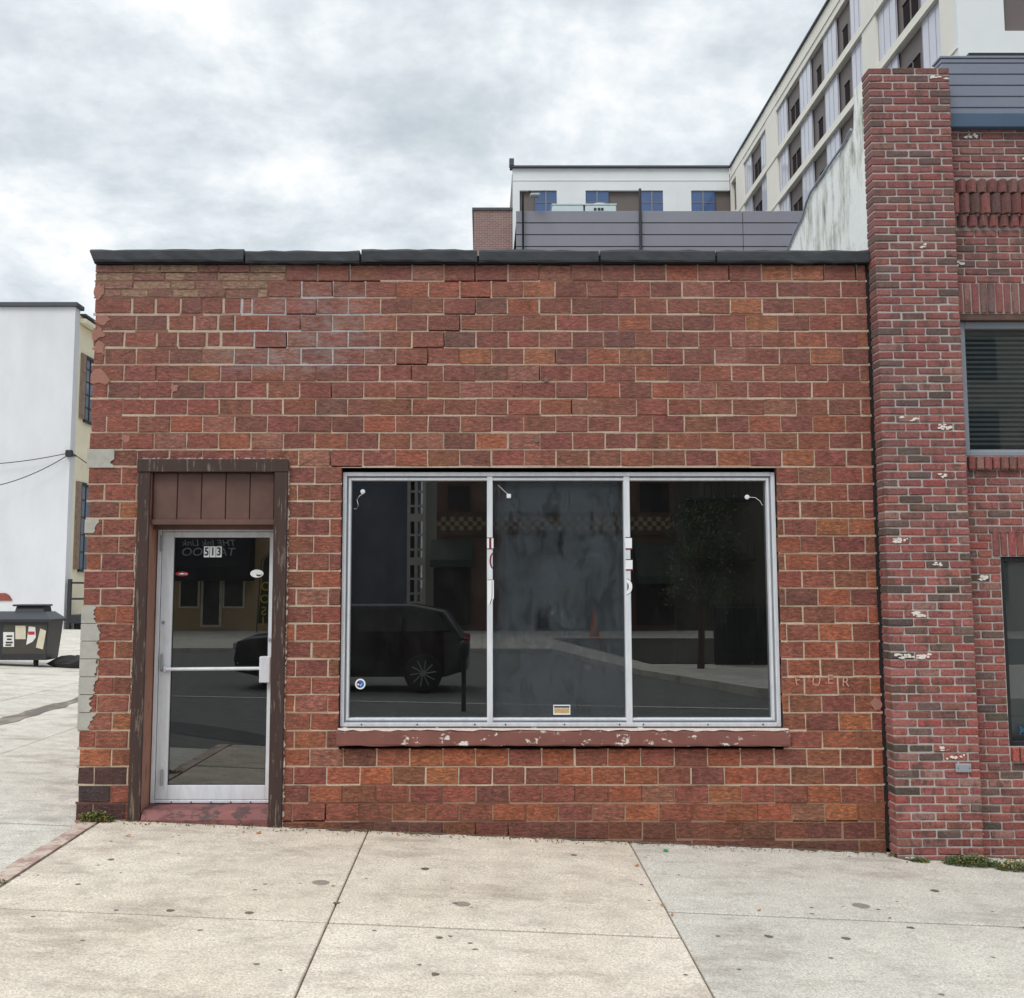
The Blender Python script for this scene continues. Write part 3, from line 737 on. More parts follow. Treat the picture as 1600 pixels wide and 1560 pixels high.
# ragged line of old caulk and paint beside the wooden trim
def caulk(x, za, zb, wd, horiz=False):
    n = int(abs(zb - za) / .012); aa, bb = [], []
    for i in range(n + 1):
        z = za + (zb - za) * i / n; k_ = R.uniform(.15, 1.0)
        aa.append((x, z)); bb.append((x + wd * k_, z))
    q = aa + bb[::-1]
    if horiz: q = [(b_, a_) for a_, b_ in q]
    mb = MB(); mb.prism(q, 'y', -.0075, .004); mb.build('old_caulk', M_caulk, shop)
caulk(DO1 + .001, zj0(-1.5), P(450, 790, 0).z, .016); caulk(DO1 + .001, P(450, 788, 0).z, zhead, .010); caulk(DO0 - .001, P(210, 1120, 0).z, P(214, 850, 0).z, -.010)
caulk(zhead - .004, DO0, DO1, .020, True)
# number squares
for i, dg in enumerate('513'):
    a, b = P(318 + i * 9.6, 871, YD), P(318 + (i + 1) * 9.6 - .5, 854, YD)
    mb = MB(); mb.box(a.x, b.x, YD + .007, YD + .010, a.z, b.z); o = mb.build('number_plate', M_white, door)
    t = put_text('digit', dg, .088, M_black, ((a.x + b.x) / 2, YD + .0062, (a.z + b.z) / 2 - .001), (math.pi / 2, 0, 0), door, ext=.0006, offset=.0022)
    t.scale = (.8, 1, 1)
p = P(401, 896.5, YD); mb = MB(); mb.disc((p.x, YD + .010, p.z), .052, .031, 28, mi=0, th=.002)
# a rolling wave shape inside the oval
wv = [(-.5 + .02 * i, 0) for i in range(1)]
pts = [(p.x + a * .05, p.z + b * .03) for a, b in ((.86, -.05), (.62, -.28), (.3, -.30), (.05, -.18), (-.12, -.30), (-.02, -.58), (.25, -.74), (.52, -.66), (.72, -.42))]
mb.prism(pts, 'y', YD + .0066, YD + .0079, mi=1)
mb.build('sticker', [M_white, simple('slate_print', lin(54, 74, 84), .5)], door)
p = P(284, 897, YD); mb = MB(); mb.disc((p.x, YD + .010, p.z), .05, .017, 28, th=.002)
mb.disc((p.x, YD + .0079, p.z), .043, .012, 24, mi=1, th=.0006)
pts = [(p.x + a * .04, p.z + b * .012) for a, b in ((-.9, 0), (-.2, .35), (.1, .7), (.3, .3), (.7, .1), (1, .5), (.85, 0), (1, -.5), (.6, -.15), (0, -.4), (-.4, -.2))]
mb.prism(pts, 'y', YD + .0064, YD + .0071, mi=2)
mb.build('sticker', [M_redb, M_black, M_white], door)

# ---- window
win = MB()
YW = .045
zwt = P(880, 738, YW).z; zwb = P(880, 1136, YW).z
fx0, fx1 = WX0 + .006, WX1 - .006
gz1w, gz0w = P(880, 750, YW + .05).z, P(880, 1115, YW + .05).z
gl, gr = P(552, 915, YW + .05).x, P(1198, 915, YW + .05).x
def frame(mb, x0, x1, z0, z1, wd, y0, y1, bev=.003, mi=0):
    mb.box(x0, x0 + wd, y0, y1, z0, z1, bev=bev, mi=mi); mb.box(x1 - wd, x1, y0, y1, z0, z1, bev=bev, mi=mi)
    mb.box(x0 + wd + .0004, x1 - wd - .0004, y0 + .0006, y1, z1 - wd, z1, bev=bev, mi=mi); mb.box(x0 + wd + .0004, x1 - wd - .0004, y0 + .0006, y1, z0, z0 + wd, bev=bev, mi=mi)
frame(win, fx0, fx1, zwb, zwt, .030, YW, YW + .10)
frame(win, fx0 + .0315, fx1 - .0315, zwb + .0315, zwt - .0315, .012, YW + .022, YW + .10, mi=1)
frame(win, fx0 + .0445, fx1 - .0445, zwb + .0445, zwt - .0445, .018, YW + .012, YW + .10)
window = win.build('window', [M_alu, M_alud], shop)
mull = []
for u0, u1 in ((761, 770), (976.5, 986)):
    a, b = P(u0, 915, YW).x, P(u1, 915, YW).x
    mb = MB(); mb.box(a, b, YW + .006, YW + .09, zwb + .03, zwt - .032, bev=.004); mull.append((a, b)); mb.build('mullion', M_alu, window)
edges = [fx0 + .05, mull[0][0] + .01, mull[0][1] - .01, mull[1][0] + .01, mull[1][1] - .01, fx1 - .05]
YP = YW + .062
for i in range(3):
    mb = MB(); a, b = edges[2 * i], edges[2 * i + 1]
    mb.add([(a, YP, zwb + .05), (b, YP, zwb + .05), (b, YP, zwt - .05), (a, YP, zwt - .05)], [(0, 1, 2, 3)]); mb.build('pane', M_glass, window)
mb = MB(); a, b = edges[2], edges[3]
mb.add([(a, YP - .0008, zwb + .05), (b, YP - .0008, zwb + .05), (b, YP - .0008, zwt - .05), (a, YP - .0008, zwt - .05)], [(0, 1, 2, 3)])
o = mb.build('window_film', M_film, window); o['label'] = 'torn grey film clinging to the middle pane'
for q in ():
    a, b = edges[q], edges[q + 1]; mb = MB(); mb.add([(a, YP - .0008, zwb + .05), (b, YP - .0008, zwb + .05), (b, YP - .0008, zwt - .05), (a, YP - .0008, zwt - .05)], [(0, 1, 2, 3)]); mb.build('window_grime', M_grime, window)
mb = MB(); mb.box(fx0 + .02, fx1 - .02, YW + .101, .30, zwb - .0, zwb + .060); mb.build('inner_ledge', simple('ledge_paint', lin(150, 154, 148), .7), window)
for u in (565, 652, 742, 790, 882, 968, 1005, 1106, 1192):
    p = P(u, 1124, YW); mb = MB(); mb.disc((p.x, YW + .0002, zwb + .018), .006, .006, 8, th=.003); mb.build('screw', M_gasket, window)
sill = MB()
x0, x1 = U(527, 1150), U(1231, 1150); zs1 = zwb - .004; zs0 = P(880, 1166, -.05).z
n = 40; prof = [(.044, zs0), (-.048, zs0), (-.055, zs0 + .012), (-.055, zs1 - .022), (-.046, zs1 - .010), (.044, zs1)]
m = 6; rows = [[(x0 + (x1 - x0) * i / n, a + (R.uniform(-.004, .004) if q in (1, 2, 3, 4) else 0), b + (R.uniform(-.004, .003) if q in (1, 2, 3, 4) else 0)) for q, (a, b) in enumerate(prof)] for i in range(n + 1)]
vs = [p for r_ in rows for p in r_]
sill.add(vs, [(k * m + q, (k + 1) * m + q, (k + 1) * m + (q + 1) % m, k * m + (q + 1) % m)[::-1] for k in range(n) for q in range(m)] + [tuple(range(m)), tuple(n * m + q for q in range(m - 1, -1, -1))])
sill.build('window_sill', M_redsill, shop)
mb = MB(); n = 60
top = [(x0 + .01 + (x1 - x0 - .02) * i / n, zs1 + .0045) for i in range(n + 1)]; bot = [(x, z - R.uniform(.006, .020)) for x, z in reversed(top)]
mb.prism(top + bot, 'y', -.058, -.04); mb.build('bare_paint_edge', M_mortarw, window)
# what is left of the old lettering, only on the mullions
def decal(shapes, name='letter_remnant'):
    mb = MB()
    for mi, pts, lay_ in shapes:
        q = [P(u, v, YW) for u, v in pts]; mb.prism([(c.x, c.z) for c in q], 'y', YW + .0052 - lay_ * .0004, YW + .0058, mi=mi)
    mb.build(name, [M_white, M_redp, M_gasket], window)
decal([(0, ((761, 841), (771, 841), (771, 858), (761, 858)), 0), (1, ((764.2, 840), (767.8, 840), (767.8, 858.5), (764.2, 858.5)), 1), (1, ((761, 857), (771.3, 857), (771.3, 858.6), (761, 858.6)), 1.5), (1, ((761, 840), (771.3, 840), (771.3, 841.3), (761, 841.3)), 1.5)])
arc = [(771 - 6.2 * math.cos(math.radians(a)), 876.5 + 13 * math.sin(math.radians(a))) for a in range(-80, 81, 16)]
arc2 = [(771.5 - 4.0 * math.cos(math.radians(a)), 876.5 + 11.5 * math.sin(math.radians(a))) for a in range(80, -81, -16)]
decal([(1, arc + arc2, 1)])
decal([(0, ((761.5, 906.6), (771.5, 906.6), (771.5, 935), (768, 942), (764, 945), (761.8, 945)), 0), (2, ((761.5, 906), (770, 906), (770, 906.8), (761.5, 906.8)), 1), (2, ((768.6, 908), (769.4, 908), (769.2, 936), (766, 944.5), (764.8, 944.5), (768.2, 935)), 1)])
decal([(0, ((976.8, 841), (987.5, 841), (987.5, 857), (978, 857), (978, 849), (976.8, 848)), 0), (2, ((977, 839.5), (987, 839.5), (987, 840.7), (977, 840.7)), 1), (1, ((977.5, 856.8), (988, 856.8), (988, 859.2), (977.5, 859.2)), 1)])
decal([(2, ((978, 874), (988.5, 874), (988.5, 875.2), (978, 875.2)), 1), (0, ((978, 875.5), (988.5, 875.5), (988.5, 889.5), (977, 889.5), (977.8, 882)), 0), (1, ((978, 889.8), (988.8, 889.8), (988.8, 892), (978, 892)), 1)])
ring = [(979 + 9 * math.cos(math.radians(a)), 917 + 12 * math.sin(math.radians(a))) for a in range(-90, 91, 15)]
ring2 = [(979.6 + 3.0 * math.cos(math.radians(a)), 917 + 6 * math.sin(math.radians(a))) for a in range(90, -91, -15)]
r3 = [(979 + 9.7 * math.cos(math.radians(a)), 917 + 12.8 * math.sin(math.radians(a))) for a in range(-90, 91, 15)]
decal([(2, r3 + [(979.2, 929.4)] + list(reversed(ring)), 1), (0, ring + ring2, 0), (2, ring2 + [(980.4, 917 + 4.8 * math.sin(math.radians(a))) for a in range(-80, 81, 20)], 1)])
# stickers on the glass
YS = YP - .0015
p = P(563, 1069, YP); mb = MB(); mb.disc((p.x, YS, p.z), .040, .040, 28, mi=0, th=.0012)
mb.disc((p.x, YS - .0013, p.z), .029, .029, 28, mi=1, th=.0006)
for mi, pts in ((2, ((-1, .2), (-.55, .8), (-.1, .35), (-.5, .1))), (0, ((-1, .1), (-.45, .1), (-.2, -.3), (-.6, -.35))), (2, ((-.8, -.55), (-.3, -.3), (.1, -.9), (-.3, -.95))), (0, ((-.1, -.45), (.7, .45), (.35, -.15), (.1, -.6)))):
    mb.prism([(p.x + a * .027, p.z + b * .027) for a, b in pts], 'y', YS - .0026, YS - .0020, mi=mi)
mb.build('sticker', [M_white, M_blue, M_redp], window)
a, b = P(864.5, 1117, YP), P(891, 1101.5, YP); mb = MB(); mb.box(a.x, b.x, YS - .0012, YS, a.z, b.z, mi=0)
mb.box(a.x + .006, b.x - .006, YS - .0018, YS - .0013, b.z - .022, b.z - .009, mi=1); mb.box(a.x + .008, b.x - .008, YS - .0018, YS - .0013, a.z + .010, b.z - .026, mi=2)
o = mb.build('sticker', [M_paper, simple('navy_print', lin(22, 38, 70), .6), M_tan], window)
for u, v, sq in ((567, 768.5, 0), (795, 775.5, 1), (1167, 777, 0)):
    p = P(u, v, YP); mb = MB()
    if sq: mb.box(p.x - .017, p.x + .017, YS - .012, YS, p.z - .017, p.z + .017, bev=.004)
    else:
        mb.disc((p.x, YS, p.z), .018, .018, 18, th=.008); mb.disc((p.x, YS - .0082, p.z), .008, .008, 12, th=.006)
    if u == 567: pts = [(567, 772), (562, 775), (558, 781), (560, 790), (557, 796), (553.5, 795)]
    elif sq: pts = [(793, 772), (786, 766), (778, 758)]
    else: pts = [(1170, 777), (1180, 778), (1187, 783), (1191, 790)]
    q = [P(c, d, YP) for c, d in pts]; mb.tube([(c.x, YS - .004, c.z) for c in q], .0022, 5)
    mb.build('suction_hook', M_white, window)
# papers lying on the ledge inside
def paper(u0, u1, v0, v1, lab):
    a, b = P(u0, v1, .2), P(u1, v0, .26); z = zwb + .063
    mb = MB(); dz = max(.004, (b.z - a.z) * .5)
    mb.add([(a.x, .165, z), (b.x - .05, .165, z), (b.x, .285, z + dz), (a.x + .02, .285, z + dz), (a.x, .165, z + .002), (b.x - .05, .165, z + .002), (b.x, .285, z + dz + .002), (a.x + .02, .285, z + dz + .002)], [(3, 2, 1, 0), (4, 5, 6, 7), (0, 1, 5, 4), (1, 2, 6, 5), (2, 3, 7, 6), (3, 0, 4, 7)])
    tag(mb.build('loose_paper', M_paper), lab, 'paper', 'papers on the window ledge')
paper(549, 625, 1104, 1114, 'larger white sheet lying inside the left pane above the ledge')
paper(630, 678, 1108, 1116, 'smaller white sheet lying inside the left pane near the mullion')

# ------------------------------------------------------------------ the neighbouring tumbled brick building
nb = thing('brick_neighbour', 'two storey building of dark red tumbled brick with metal clad parapet and corner pier', 'building', (5, .3, 0))
TC, TL, TJ = .0615, .181, .010
NP = [((142, 86, 80), 5), ((134, 80, 76), 4.5), ((148, 92, 84), 3), ((124, 84, 78), 3), ((104, 86, 79), 1.6), ((84, 75, 69), 1.5), ((142, 106, 97), 1.6), ((150, 80, 74), 1.0)]
def ncol():
    c = R.choices([q[0] for q in NP], [q[1] for q in NP])[0]
    d = R.uniform(-5, 5); return lin(c[0] + d + R.uniform(-3, 3), c[1] + d, c[2] + d + R.uniform(-3, 3), R.uniform(.95, 1.2))
splash = MB()
def tumbled(mb, x0, x1, z0, z1, yf, dep, jt=TJ):
    mb.brick(x0 + jt / 2, x1 - jt / 2, z0 + jt / 2, z1 - jt / 2, yf + R.uniform(-.003, .003), dep, ncol(), ch=.006, j=.0022, cut=.006)
    if R.random() < .048 and x1 - x0 > .12:
        xc = R.uniform(x0 + .05, x1 - .05)
        for q in range(R.choice([6, 9, 13])):
            cx = xc + R.gauss(0, .028); cz = R.uniform(z0 + .014, z1 - .014)
            bp = [(clamp(e, x0 + .008, x1 - .008), clamp(g, z0 + .008, z1 - .008)) for e, g in blobpoly(cx, cz, R.uniform(.006, .021), R.uniform(.004, .012), 9, .45)]
            mb.prism(bp, 'y', yf - .0036 - q * .0002, yf + .004, mi=1)
PXL, PXR = 3.04, 3.675
zpt = P(1420, 105, -.15).z
pier = MB()
k = 0; z = zpt
while z > -.35:
    off = 0 if k % 2 else TL / 2
    xs_ = [PXL] + [x for x in (PXL + off * 0 + (TL * .62 if k % 2 else TL * 1.02) + TL * n for n in range(5)) if x < PXR - .05] + [PXR]
    for a, b in zip(xs_[:-1], xs_[1:]):
        a2 = a - TJ / 2 if a == PXL else a; b2 = b + TJ / 2 if b == PXR else b
        tumbled(pier, a2, b2, z - TC, z, -.15, .15 if (a == PXL or b == PXR) else .06)
    z -= TC; k += 1
pier.build('pier', [M_brick, M_mortarw], nb)
M_mortg = simple('grey_mortar', lin(176, 168, 164), .92, .2, 20, bs=.5, bsc=90)
mb = MB(); mb.box(PXL + .006, PXR - .006, -.143, -.002, -.35, zpt - .008); mb.build('pier_mortar', M_mortg, nb)
ux0, ux1 = 3.744, 5.25; uz1, uz0 = P(1550, 490, .0).z, P(1550, 713, 0).z
lx0, lx1 = 3.972, 4.95; lz1, lz0 = P(1580, 870, 0).z, P(1580, 1167, 0).z
cb1, cb0 = P(1540, 281, 0).z, P(1540, 357, 0).z
sol1, sol0 = P(1540, 442, 0).z, uz1
sil1, sil0 = uz0, P(1550, 735, 0).z
lsol1 = P(1580, 829, 0).z
lsil0 = P(1580, 1191, 0).z
nz1 = P(1540, 200, 0).z
NX1 = 7.2
rect_skip = [(3.5, NX1, cb0, cb1), (ux0 - .03, ux1 + .03, sol0, sol1), (ux0, ux1, uz0, uz1), (ux0 - .0, ux1 + .05, sil0, sil1), (lx0, lx1, lz0, lz1), (lx0 - .06, lx1 + .06, lz1, lsol1), (lx0, lx1 + .06, lsil0, lz0)]
nw = MB(); z = nz1 + TC * .4; k = 0
def nsub(a, b, z0, z1):
    segs = [(a, b)]
    for ox0, ox1, oz0, oz1 in rect_skip:
        if min(z1, oz1) - max(z0, oz0) < .45 * (z1 - z0): continue
        out = []
        for s0, s1 in segs:
            if ox1 <= s0 or ox0 >= s1: out.append((s0, s1)); continue
            if ox0 - s0 > .02: out.append((s0, ox0))
            if s1 - ox1 > .02: out.append((ox1, s1))
        segs = out
    return segs
while z > -.55:
    x = PXR - .06 + (0 if k % 2 else -TL / 2)
    while x < NX1:
        for a, b in nsub(x, x + TL, z - TC, z): tumbled(nw, a, b, z - TC, z, 0, .07)
        x += TL
    z -= TC; k += 1
# soldier courses, rowlock sills, and the saw-tooth corbel band
def soldiers(x0, x1, z0, z1, yf, wd, dep=.07):
    n = max(1, round((x1 - x0) / wd)); d = (x1 - x0) / n
    for i in range(n): tumbled(nw, x0 + i * d, x0 + (i + 1) * d, z0, z1, yf, dep)
soldiers(ux0 - .03, ux1 + .03, sol0, sol1, -.004, TC)
soldiers(lx0 - .06, lx1 + .06, lz1, lsol1, -.004, TC)
soldiers(ux0, ux1 + .05, sil0, sil1, -.035, TC, .10)
soldiers(lx0, lx1 + .06, lsil0, lz0, -.035, TC, .10)
nw.build('wall', [M_brick, M_mortarw], nb)
band = MB(); hb = cb1 - cb0
def turned(cx, z0, z1, wd, ang, y):
    col = ncol(); c, s = math.cos(ang), math.sin(ang)
    pts = [(-wd / 2, -.03), (wd / 2, -.03), (wd / 2, .05), (-wd / 2, .05)]
    q = [(cx + a * c - b * s, y + a * s + b * c) for a, b in pts]
    i = .005
    band.prism(q, 'z', z0 + i, z1 - i, col)
for i in range(44):
    cx = PXR + .03 + i * .0815
    turned(cx, cb1 - hb * .30, cb1 - .004, .046, math.radians(24), -.012)
    turned(cx + .02, cb0 + hb * .27, cb1 - hb * .31, .043, math.radians(24), -.022)
    turned(cx, cb0 + .004, cb0 + hb * .26, .046, math.radians(24), -.008)
band.build('corbel_band', M_brick, nb)
# mortar and core, open at the windows
mb = MB()
def core_rects(X0, X1, Z0, Z1, holes):
    xs_ = sorted({X0, X1} | {h[0] for h in holes} | {h[1] for h in holes}); zs_ = sorted({Z0, Z1} | {h[2] for h in holes} | {h[3] for h in holes})
    for a, b in zip(xs_[:-1], xs_[1:]):
        col_ = []
        for c, d in zip(zs_[:-1], zs_[1:]):
            if any(h[0] - 1e-6 < a and b < h[1] + 1e-6 and h[2] - 1e-6 < c and d < h[3] + 1e-6 for h in holes): continue
            col_.append((c, d))
        run = None
        for c, d in col_:
            if run and abs(run[1] - c) < 1e-6: run = (run[0], d)
            else:
                if run: mb.box(a, b, .008, .30, *run)
                run = (c, d)
        if run: mb.box(a, b, .008, .30, *run)
core_rects(PXR - .004, NX1, -.55, nz1 + .5, [(ux0, ux1, uz0, uz1), (lx0, lx1, lz0, lz1)])
mb.build('mortar', M_mortg, nb)
mb = MB(); mb.box(3.40, NX1, .62, .7, -.5, nz1 + .4); mb.box(NX1 - .1, NX1, .701, 9, -.5, 4.4); mb.box(3.40, NX1 - .11, 9, 9.1, -.5, 4.4); mb.box(3.40, NX1 - .11, .71, 8.99, 4.2, 4.4)
mb.build('rear_wall', M_room, nb)
# side wall towards the lower shop roof, old peeling stucco with an uneven top
XS = 3.065
prof = [PX(u, v, XS) for u, v in ((1346, 128), (1335, 140), (1333.5, 203), (1322, 226), (1297, 262), (1270, 301), (1263, 318), (1258, 338), (1246, 362), (1235, 388))]
pts = [(q.y, q.z) for q in prof]
pts = [(.002, 3.2), (.002, pts[0][1])] + pts[1:] + [(pts[-1][0] + .9, pts[-1][1] - .5), (pts[-1][0] + 2.2, pts[-1][1] - .9), (pts[-1][0] + 2.2, 3.2)]
mb = MB(); mb.prism(pts, 'x', XS, XS + .29); mb.build('side_wall', M_stucco, nb)
mb = MB(); mb.tube([(XS - .012, a + .02, b + .012) for a, b in pts[3:-2]], .013, 6); mb.build('flashing', M_plate, nb)
mb = MB(); mb.box(XS + .02, XS + .28, .021, 9, -.5, 3.3); mb.build('lower_side_wall', M_stucco, nb)
# metal parapet
st1, st0, bb0 = P(1540, 91, -.03).z, P(1540, 179, -.03).z, P(1540, 201, -.03).z
mb = MB(); xs0 = P(1468, 100, .0).x
nrow = 5; hh = (st1 - st0) / 5.05; z = st1
hs = [hh * .45] + [hh] * 4 + [hh * .6]
for h_ in hs:
    mb.box(xs0, NX1, -.028, .10, max(st0, z - h_) + .004, z - .004, bev=.004); z -= h_
mb.box(xs0 + .01, NX1, -.018, .3, st0 + .001, st1 - .002); mb.box(xs0 - .01, NX1 + .02, -.036, .12, st1 - .002, st1 + .018, bev=.004)
mb.build('metal_parapet', M_sidingb, nb)
mb = MB(); mb.box(PXR - .02, NX1, -.06, .08, bb0, st0 - .001, bev=.006); mb.build('blue_trim', M_blueband, nb)
mb = MB(); mb.box(3.9, NX1, -.02, .2, st1 + .019, st1 + .05); mb.build('parapet_cap', M_frameblk, nb)
# upper window with a venetian blind
yw = .06
mb = MB(); frame(mb, ux0 + .004, ux1 - .004, uz0 + .004, uz1 - .05, .055, yw, yw + .08, bev=.004)
mb.box(ux0 + .004, ux1 - .004, yw - .045, yw + .0, uz0 + .002, uz0 + .042, bev=.005)
uw = mb.build('window', M_framegr, nb)
mb = MB(); mb.box(ux0 + .001, ux1 - .001, .01, .11, uz1 - .048, uz1 - .002); mb.build('lintel_angle', simple('brown_lintel', lin(96, 74, 66), .8, .3, 10), nb)  # brown strip across the window head
mb = MB(); mb.add([(ux0 + .05, yw + .04, uz0 + .05), (ux1 - .05, yw + .04, uz0 + .05), (ux1 - .05, yw + .04, uz1 - .09), (ux0 + .05, yw + .04, uz1 - .09)], [(0, 1, 2, 3)]); mb.build('pane', M_glassn, uw)
mb = MB(); z = uz1 - .12; nsl = 24; dz = (uz1 - uz0 - .2) / nsl
for i in range(nsl):
    zc_ = z - i * dz; c, s = .020 * math.cos(math.radians(38)), .020 * math.sin(math.radians(38))
    mb.add([(ux0 + .07, yw + .11 - c, zc_ - s), (ux1 - .07, yw + .11 - c, zc_ - s), (ux1 - .07, yw + .11 + c, zc_ + s), (ux0 + .07, yw + .11 + c, zc_ + s)], [(0, 1, 2, 3)])
mb.build('blind', M_blind, uw)
mb = MB(); mb.box(ux0 - .05, ux1 + .05, .30, .36, uz0 - .1, uz1 + .1); mb.build('tint_backdrop', simple('window_tint_blue', lin(124, 148, 158), .9, .2, 2), uw)  # added sheet, the window's bluish reflection is put into its colour
# lower window, black frame
mb = MB(); frame(mb, lx0 + .003, lx1 - .003, lz0 + .003, lz1 - .003, .035, .03, .10, bev=.004); mb.box(lx0 + .039, lx1 - .039, .045, .09, lz0 + .06, lz0 + .085, bev=.003)
lw = mb.build('window', M_frameblk, nb)
mb = MB(); mb.add([(lx0 + .03, .07, lz0 + .03), (lx1 - .03, .07, lz0 + .03), (lx1 - .03, .07, lz1 - .03), (lx0 + .03, .07, lz1 - .03)], [(0, 1, 2, 3)]); mb.build('pane', M_glassn, lw)
mb = MB(); mb.box(lx0 + .03, lx1 - .03, .12, .14, lz0 + .05, lz1 - .04); mb.build('shade', simple('grey_roller_shade', lin(196, 200, 202), .8, .1, 3), lw)
mb = MB(); p = P(1597, 1141, .068)
for pts in ([(-.06, .045), (-.02, .01), (.03, .05), (.08, .03), (.10, 0), (.08, -.03), (.03, -.05), (-.02, -.01), (-.06, -.045), (-.045, 0)],):
    mb.prism([(p.x + .03 + a, p.z + b) for a, b in pts], 'y', .0655, .0675)
mb.build('fish_sticker', simple('teal_print', lin(34, 86, 112), .5), lw)
# electrical cover plate on the pier
a, b = P(1493.5, 1207, -.16), P(1517, 1193.5, -.16)
mb = MB(); mb.box(a.x, b.x, -.168, -.152, a.z, b.z, bev=.004)
for q in (a.x + .014, b.x - .014): mb.disc((q, -.168, (a.z + b.z) / 2), .004, .004, 8, mi=1, th=.002)
mb.build('cover_plate', [M_plate, M_gasket], nb)

# ------------------------------------------------------------------ small things on the pavement
def weed(x, y, rad, n, lab, dry=.15, tall=.05, grp='weeds along the foot of the walls'):
    mb = MB()
    for i in range(n):
        a = R.uniform(0, 6.28); q = rad * math.sqrt(R.random())
        cx, cy = x + q * math.cos(a) * 1.0, y + q * math.sin(a) * .38
        zb0 = zg(cx, cy); hgt = tall * R.uniform(.2, 1.0) * (1.1 - q / rad * .6)
        ln, wd = R.uniform(.012, .028), R.uniform(.005, .010); b = R.uniform(0, 6.28); tl = R.uniform(-.4, .8)
        d = Vector((math.cos(b) * math.cos(tl), math.sin(b) * math.cos(tl), math.sin(tl))); s_ = Vector((-math.sin(b), math.cos(b), R.uniform(-.3, .3)))
        p0 = Vector((cx, cy, zb0 + hgt)); m_ = 1 if R.random() < dry else 0
        mb.add([p0, p0 + d * ln * .5 + s_ * wd, p0 + d * ln, p0 + d * ln * .5 - s_ * wd], [(0, 1, 2, 3)], mi=m_)
        if i % 3 == 0: mb.tube([(cx, cy, zb0 - .005), p0], .0012, 3, mi=m_, cap=False)
    return tag(mb.build('weed_tuft', [M_leafg, M_leafy]), lab, 'weed', grp)
weed(-2.86, -.06, .13, 620, 'yellowing green weed clump at the left corner of the block shop', .4, .075)
weed(3.53, -.25, .2, 800, 'largest green weed clump, under the right edge of the brick pier', .15, .075)
weed(3.18, -.22, .07, 120, 'small weed sprig at the left foot of the brick pier', .3, .03)
weed(3.06, -.10, .06, 90, 'tiny weed in the corner between block wall and pier', .3, .025)
weed(3.82, -.34, .16, 520, 'mixed green and dry weeds at the slab joint right of the pier', .4, .08)
weed(3.95, -.56, .15, 420, 'mostly dry brown weed trailing down the slab joint at far right', .75, .05)
weed(-2.93, -1.62, .10, 160, 'low yellow moss tuft beside the painted kerb at far left', .5, .025)
mb = MB(); x = XL + .12; up_, dn = [], []
while x < 6.0:
    if not (DX0 < x < DX1):
        yw_ = -.155 if PXL - .02 < x < PXR + .02 else 0
        up_.append((x, yw_ - .001)); dn.append((x, yw_ - R.choice([.004, .01, .02, .05]) * R.uniform(.6, 1.2)))
    x += R.uniform(.03, .07)
for i in range(len(up_) - 1):
    if up_[i + 1][0] - up_[i][0] > .12: continue
    q = [dn[i], dn[i + 1], up_[i + 1], up_[i]]
    mb.add([(a, b, zg(a, b) + (.004 if k_ < 2 else .007)) for k_, (a, b) in enumerate(q)], [(0, 1, 2, 3)])
for _ in range(520):
    x = R.uniform(XL + .1, 4.2); y = -abs(R.gauss(0, .07)) - .01 - (.155 if PXL < x < PXR else 0); r_ = R.uniform(.003, .009); z = zg(x, y)
    mb.add([(x - r_, y - r_ * .6, z + .004), (x + r_, y - r_ * .3, z + .005), (x + r_ * .3, y + r_, z + .009), (x - r_ * .2, y, z + .013)], [(0, 1, 3), (1, 2, 3), (2, 0, 3)], mi=R.choice([0, 0, 1]))
tag(mb.build('grit', [simple('wall_foot_dirt', lin(98, 82, 68), .95, .35, 20, bs=.6, bsc=60), M_leafy]), kind='stuff')
def leaf_at(u, v, lab, s=1.0):
    t = (PV - v) / F; a = (u - PU) / F; dy, dz = CT - t * ST, ST + t * CT
    k = 5.0
    for _ in range(30):
        x, y, z = a * k, dy * k - D0, H + dz * k
        k = (zg(x, y) - H) / dz
    x, y = a * k, dy * k - D0
    z = zg(x, y) + .004; ang = R.uniform(0, 3.1)
    mb = MB(); pts = [(-.022, 0, .002), (-.008, .010, .006), (.012, .009, .004), (.026, 0, .009), (.01, -.010, .003), (-.01, -.008, .004)]
    c, s_ = math.cos(ang), math.sin(ang)
    vs = [(x + (p * c - q * s_) * s, y + (p * s_ + q * c) * s, z + r_ * s) for p, q, r_ in pts]
    vs2 = [(p[0], p[1], p[2] + .001) for p in vs]
    mb.add(vs + vs2, [(5, 4, 3, 2, 1, 0), (6, 7, 8, 9, 10, 11)] + [(i, (i + 1) % 6, 6 + (i + 1) % 6, 6 + i) for i in range(6)])
    tag(mb.build('fallen_leaf', M_leafo), lab, 'leaf', 'dry leaves on the pavement')
leaf_at(404, 1303, 'orange leaf on the pale slab just before the doorstep', 1.1)
leaf_at(380, 1302, 'small dry leaf near the wooden door jamb foot', .7)
leaf_at(995, 1354, 'orange leaf in the joint between pale and grey slabs near the wall', .9)
leaf_at(1035, 1416, 'orange leaf where the grey slab joint meets the pale slab', .7)
leaf_at(1050, 1431, 'small yellow leaf on grey slab below the joint', .7)
leaf_at(1186, 1424, 'tiny brown leaf in the middle of the grey slab joint', .7)
leaf_at(1390, 1436, 'tiny orange leaf on the right half of the grey slab joint', .6)
leaf_at(622, 1306, 'dry leaf against the wall base left of centre', .8)
leaf_at(838, 1315, 'thin dry leaf at the wall base under the window', .8)
leaf_at(200, 1307, 'pale dry leaf on the slab left of the door', .9)
p = P(1044, 1334, -.35)
mb = MB(); x, y = 1.33, -.235; z = zg(x, y) + .004
mb.tube([(x, y, z), (x, y, z + .008), (x, y, z + .011)], [.018, .017, .013], 18)
tag(mb.build('bottle_cap', M_green), 'bright green bottle cap on the grey slab near the wall', 'bottle cap')

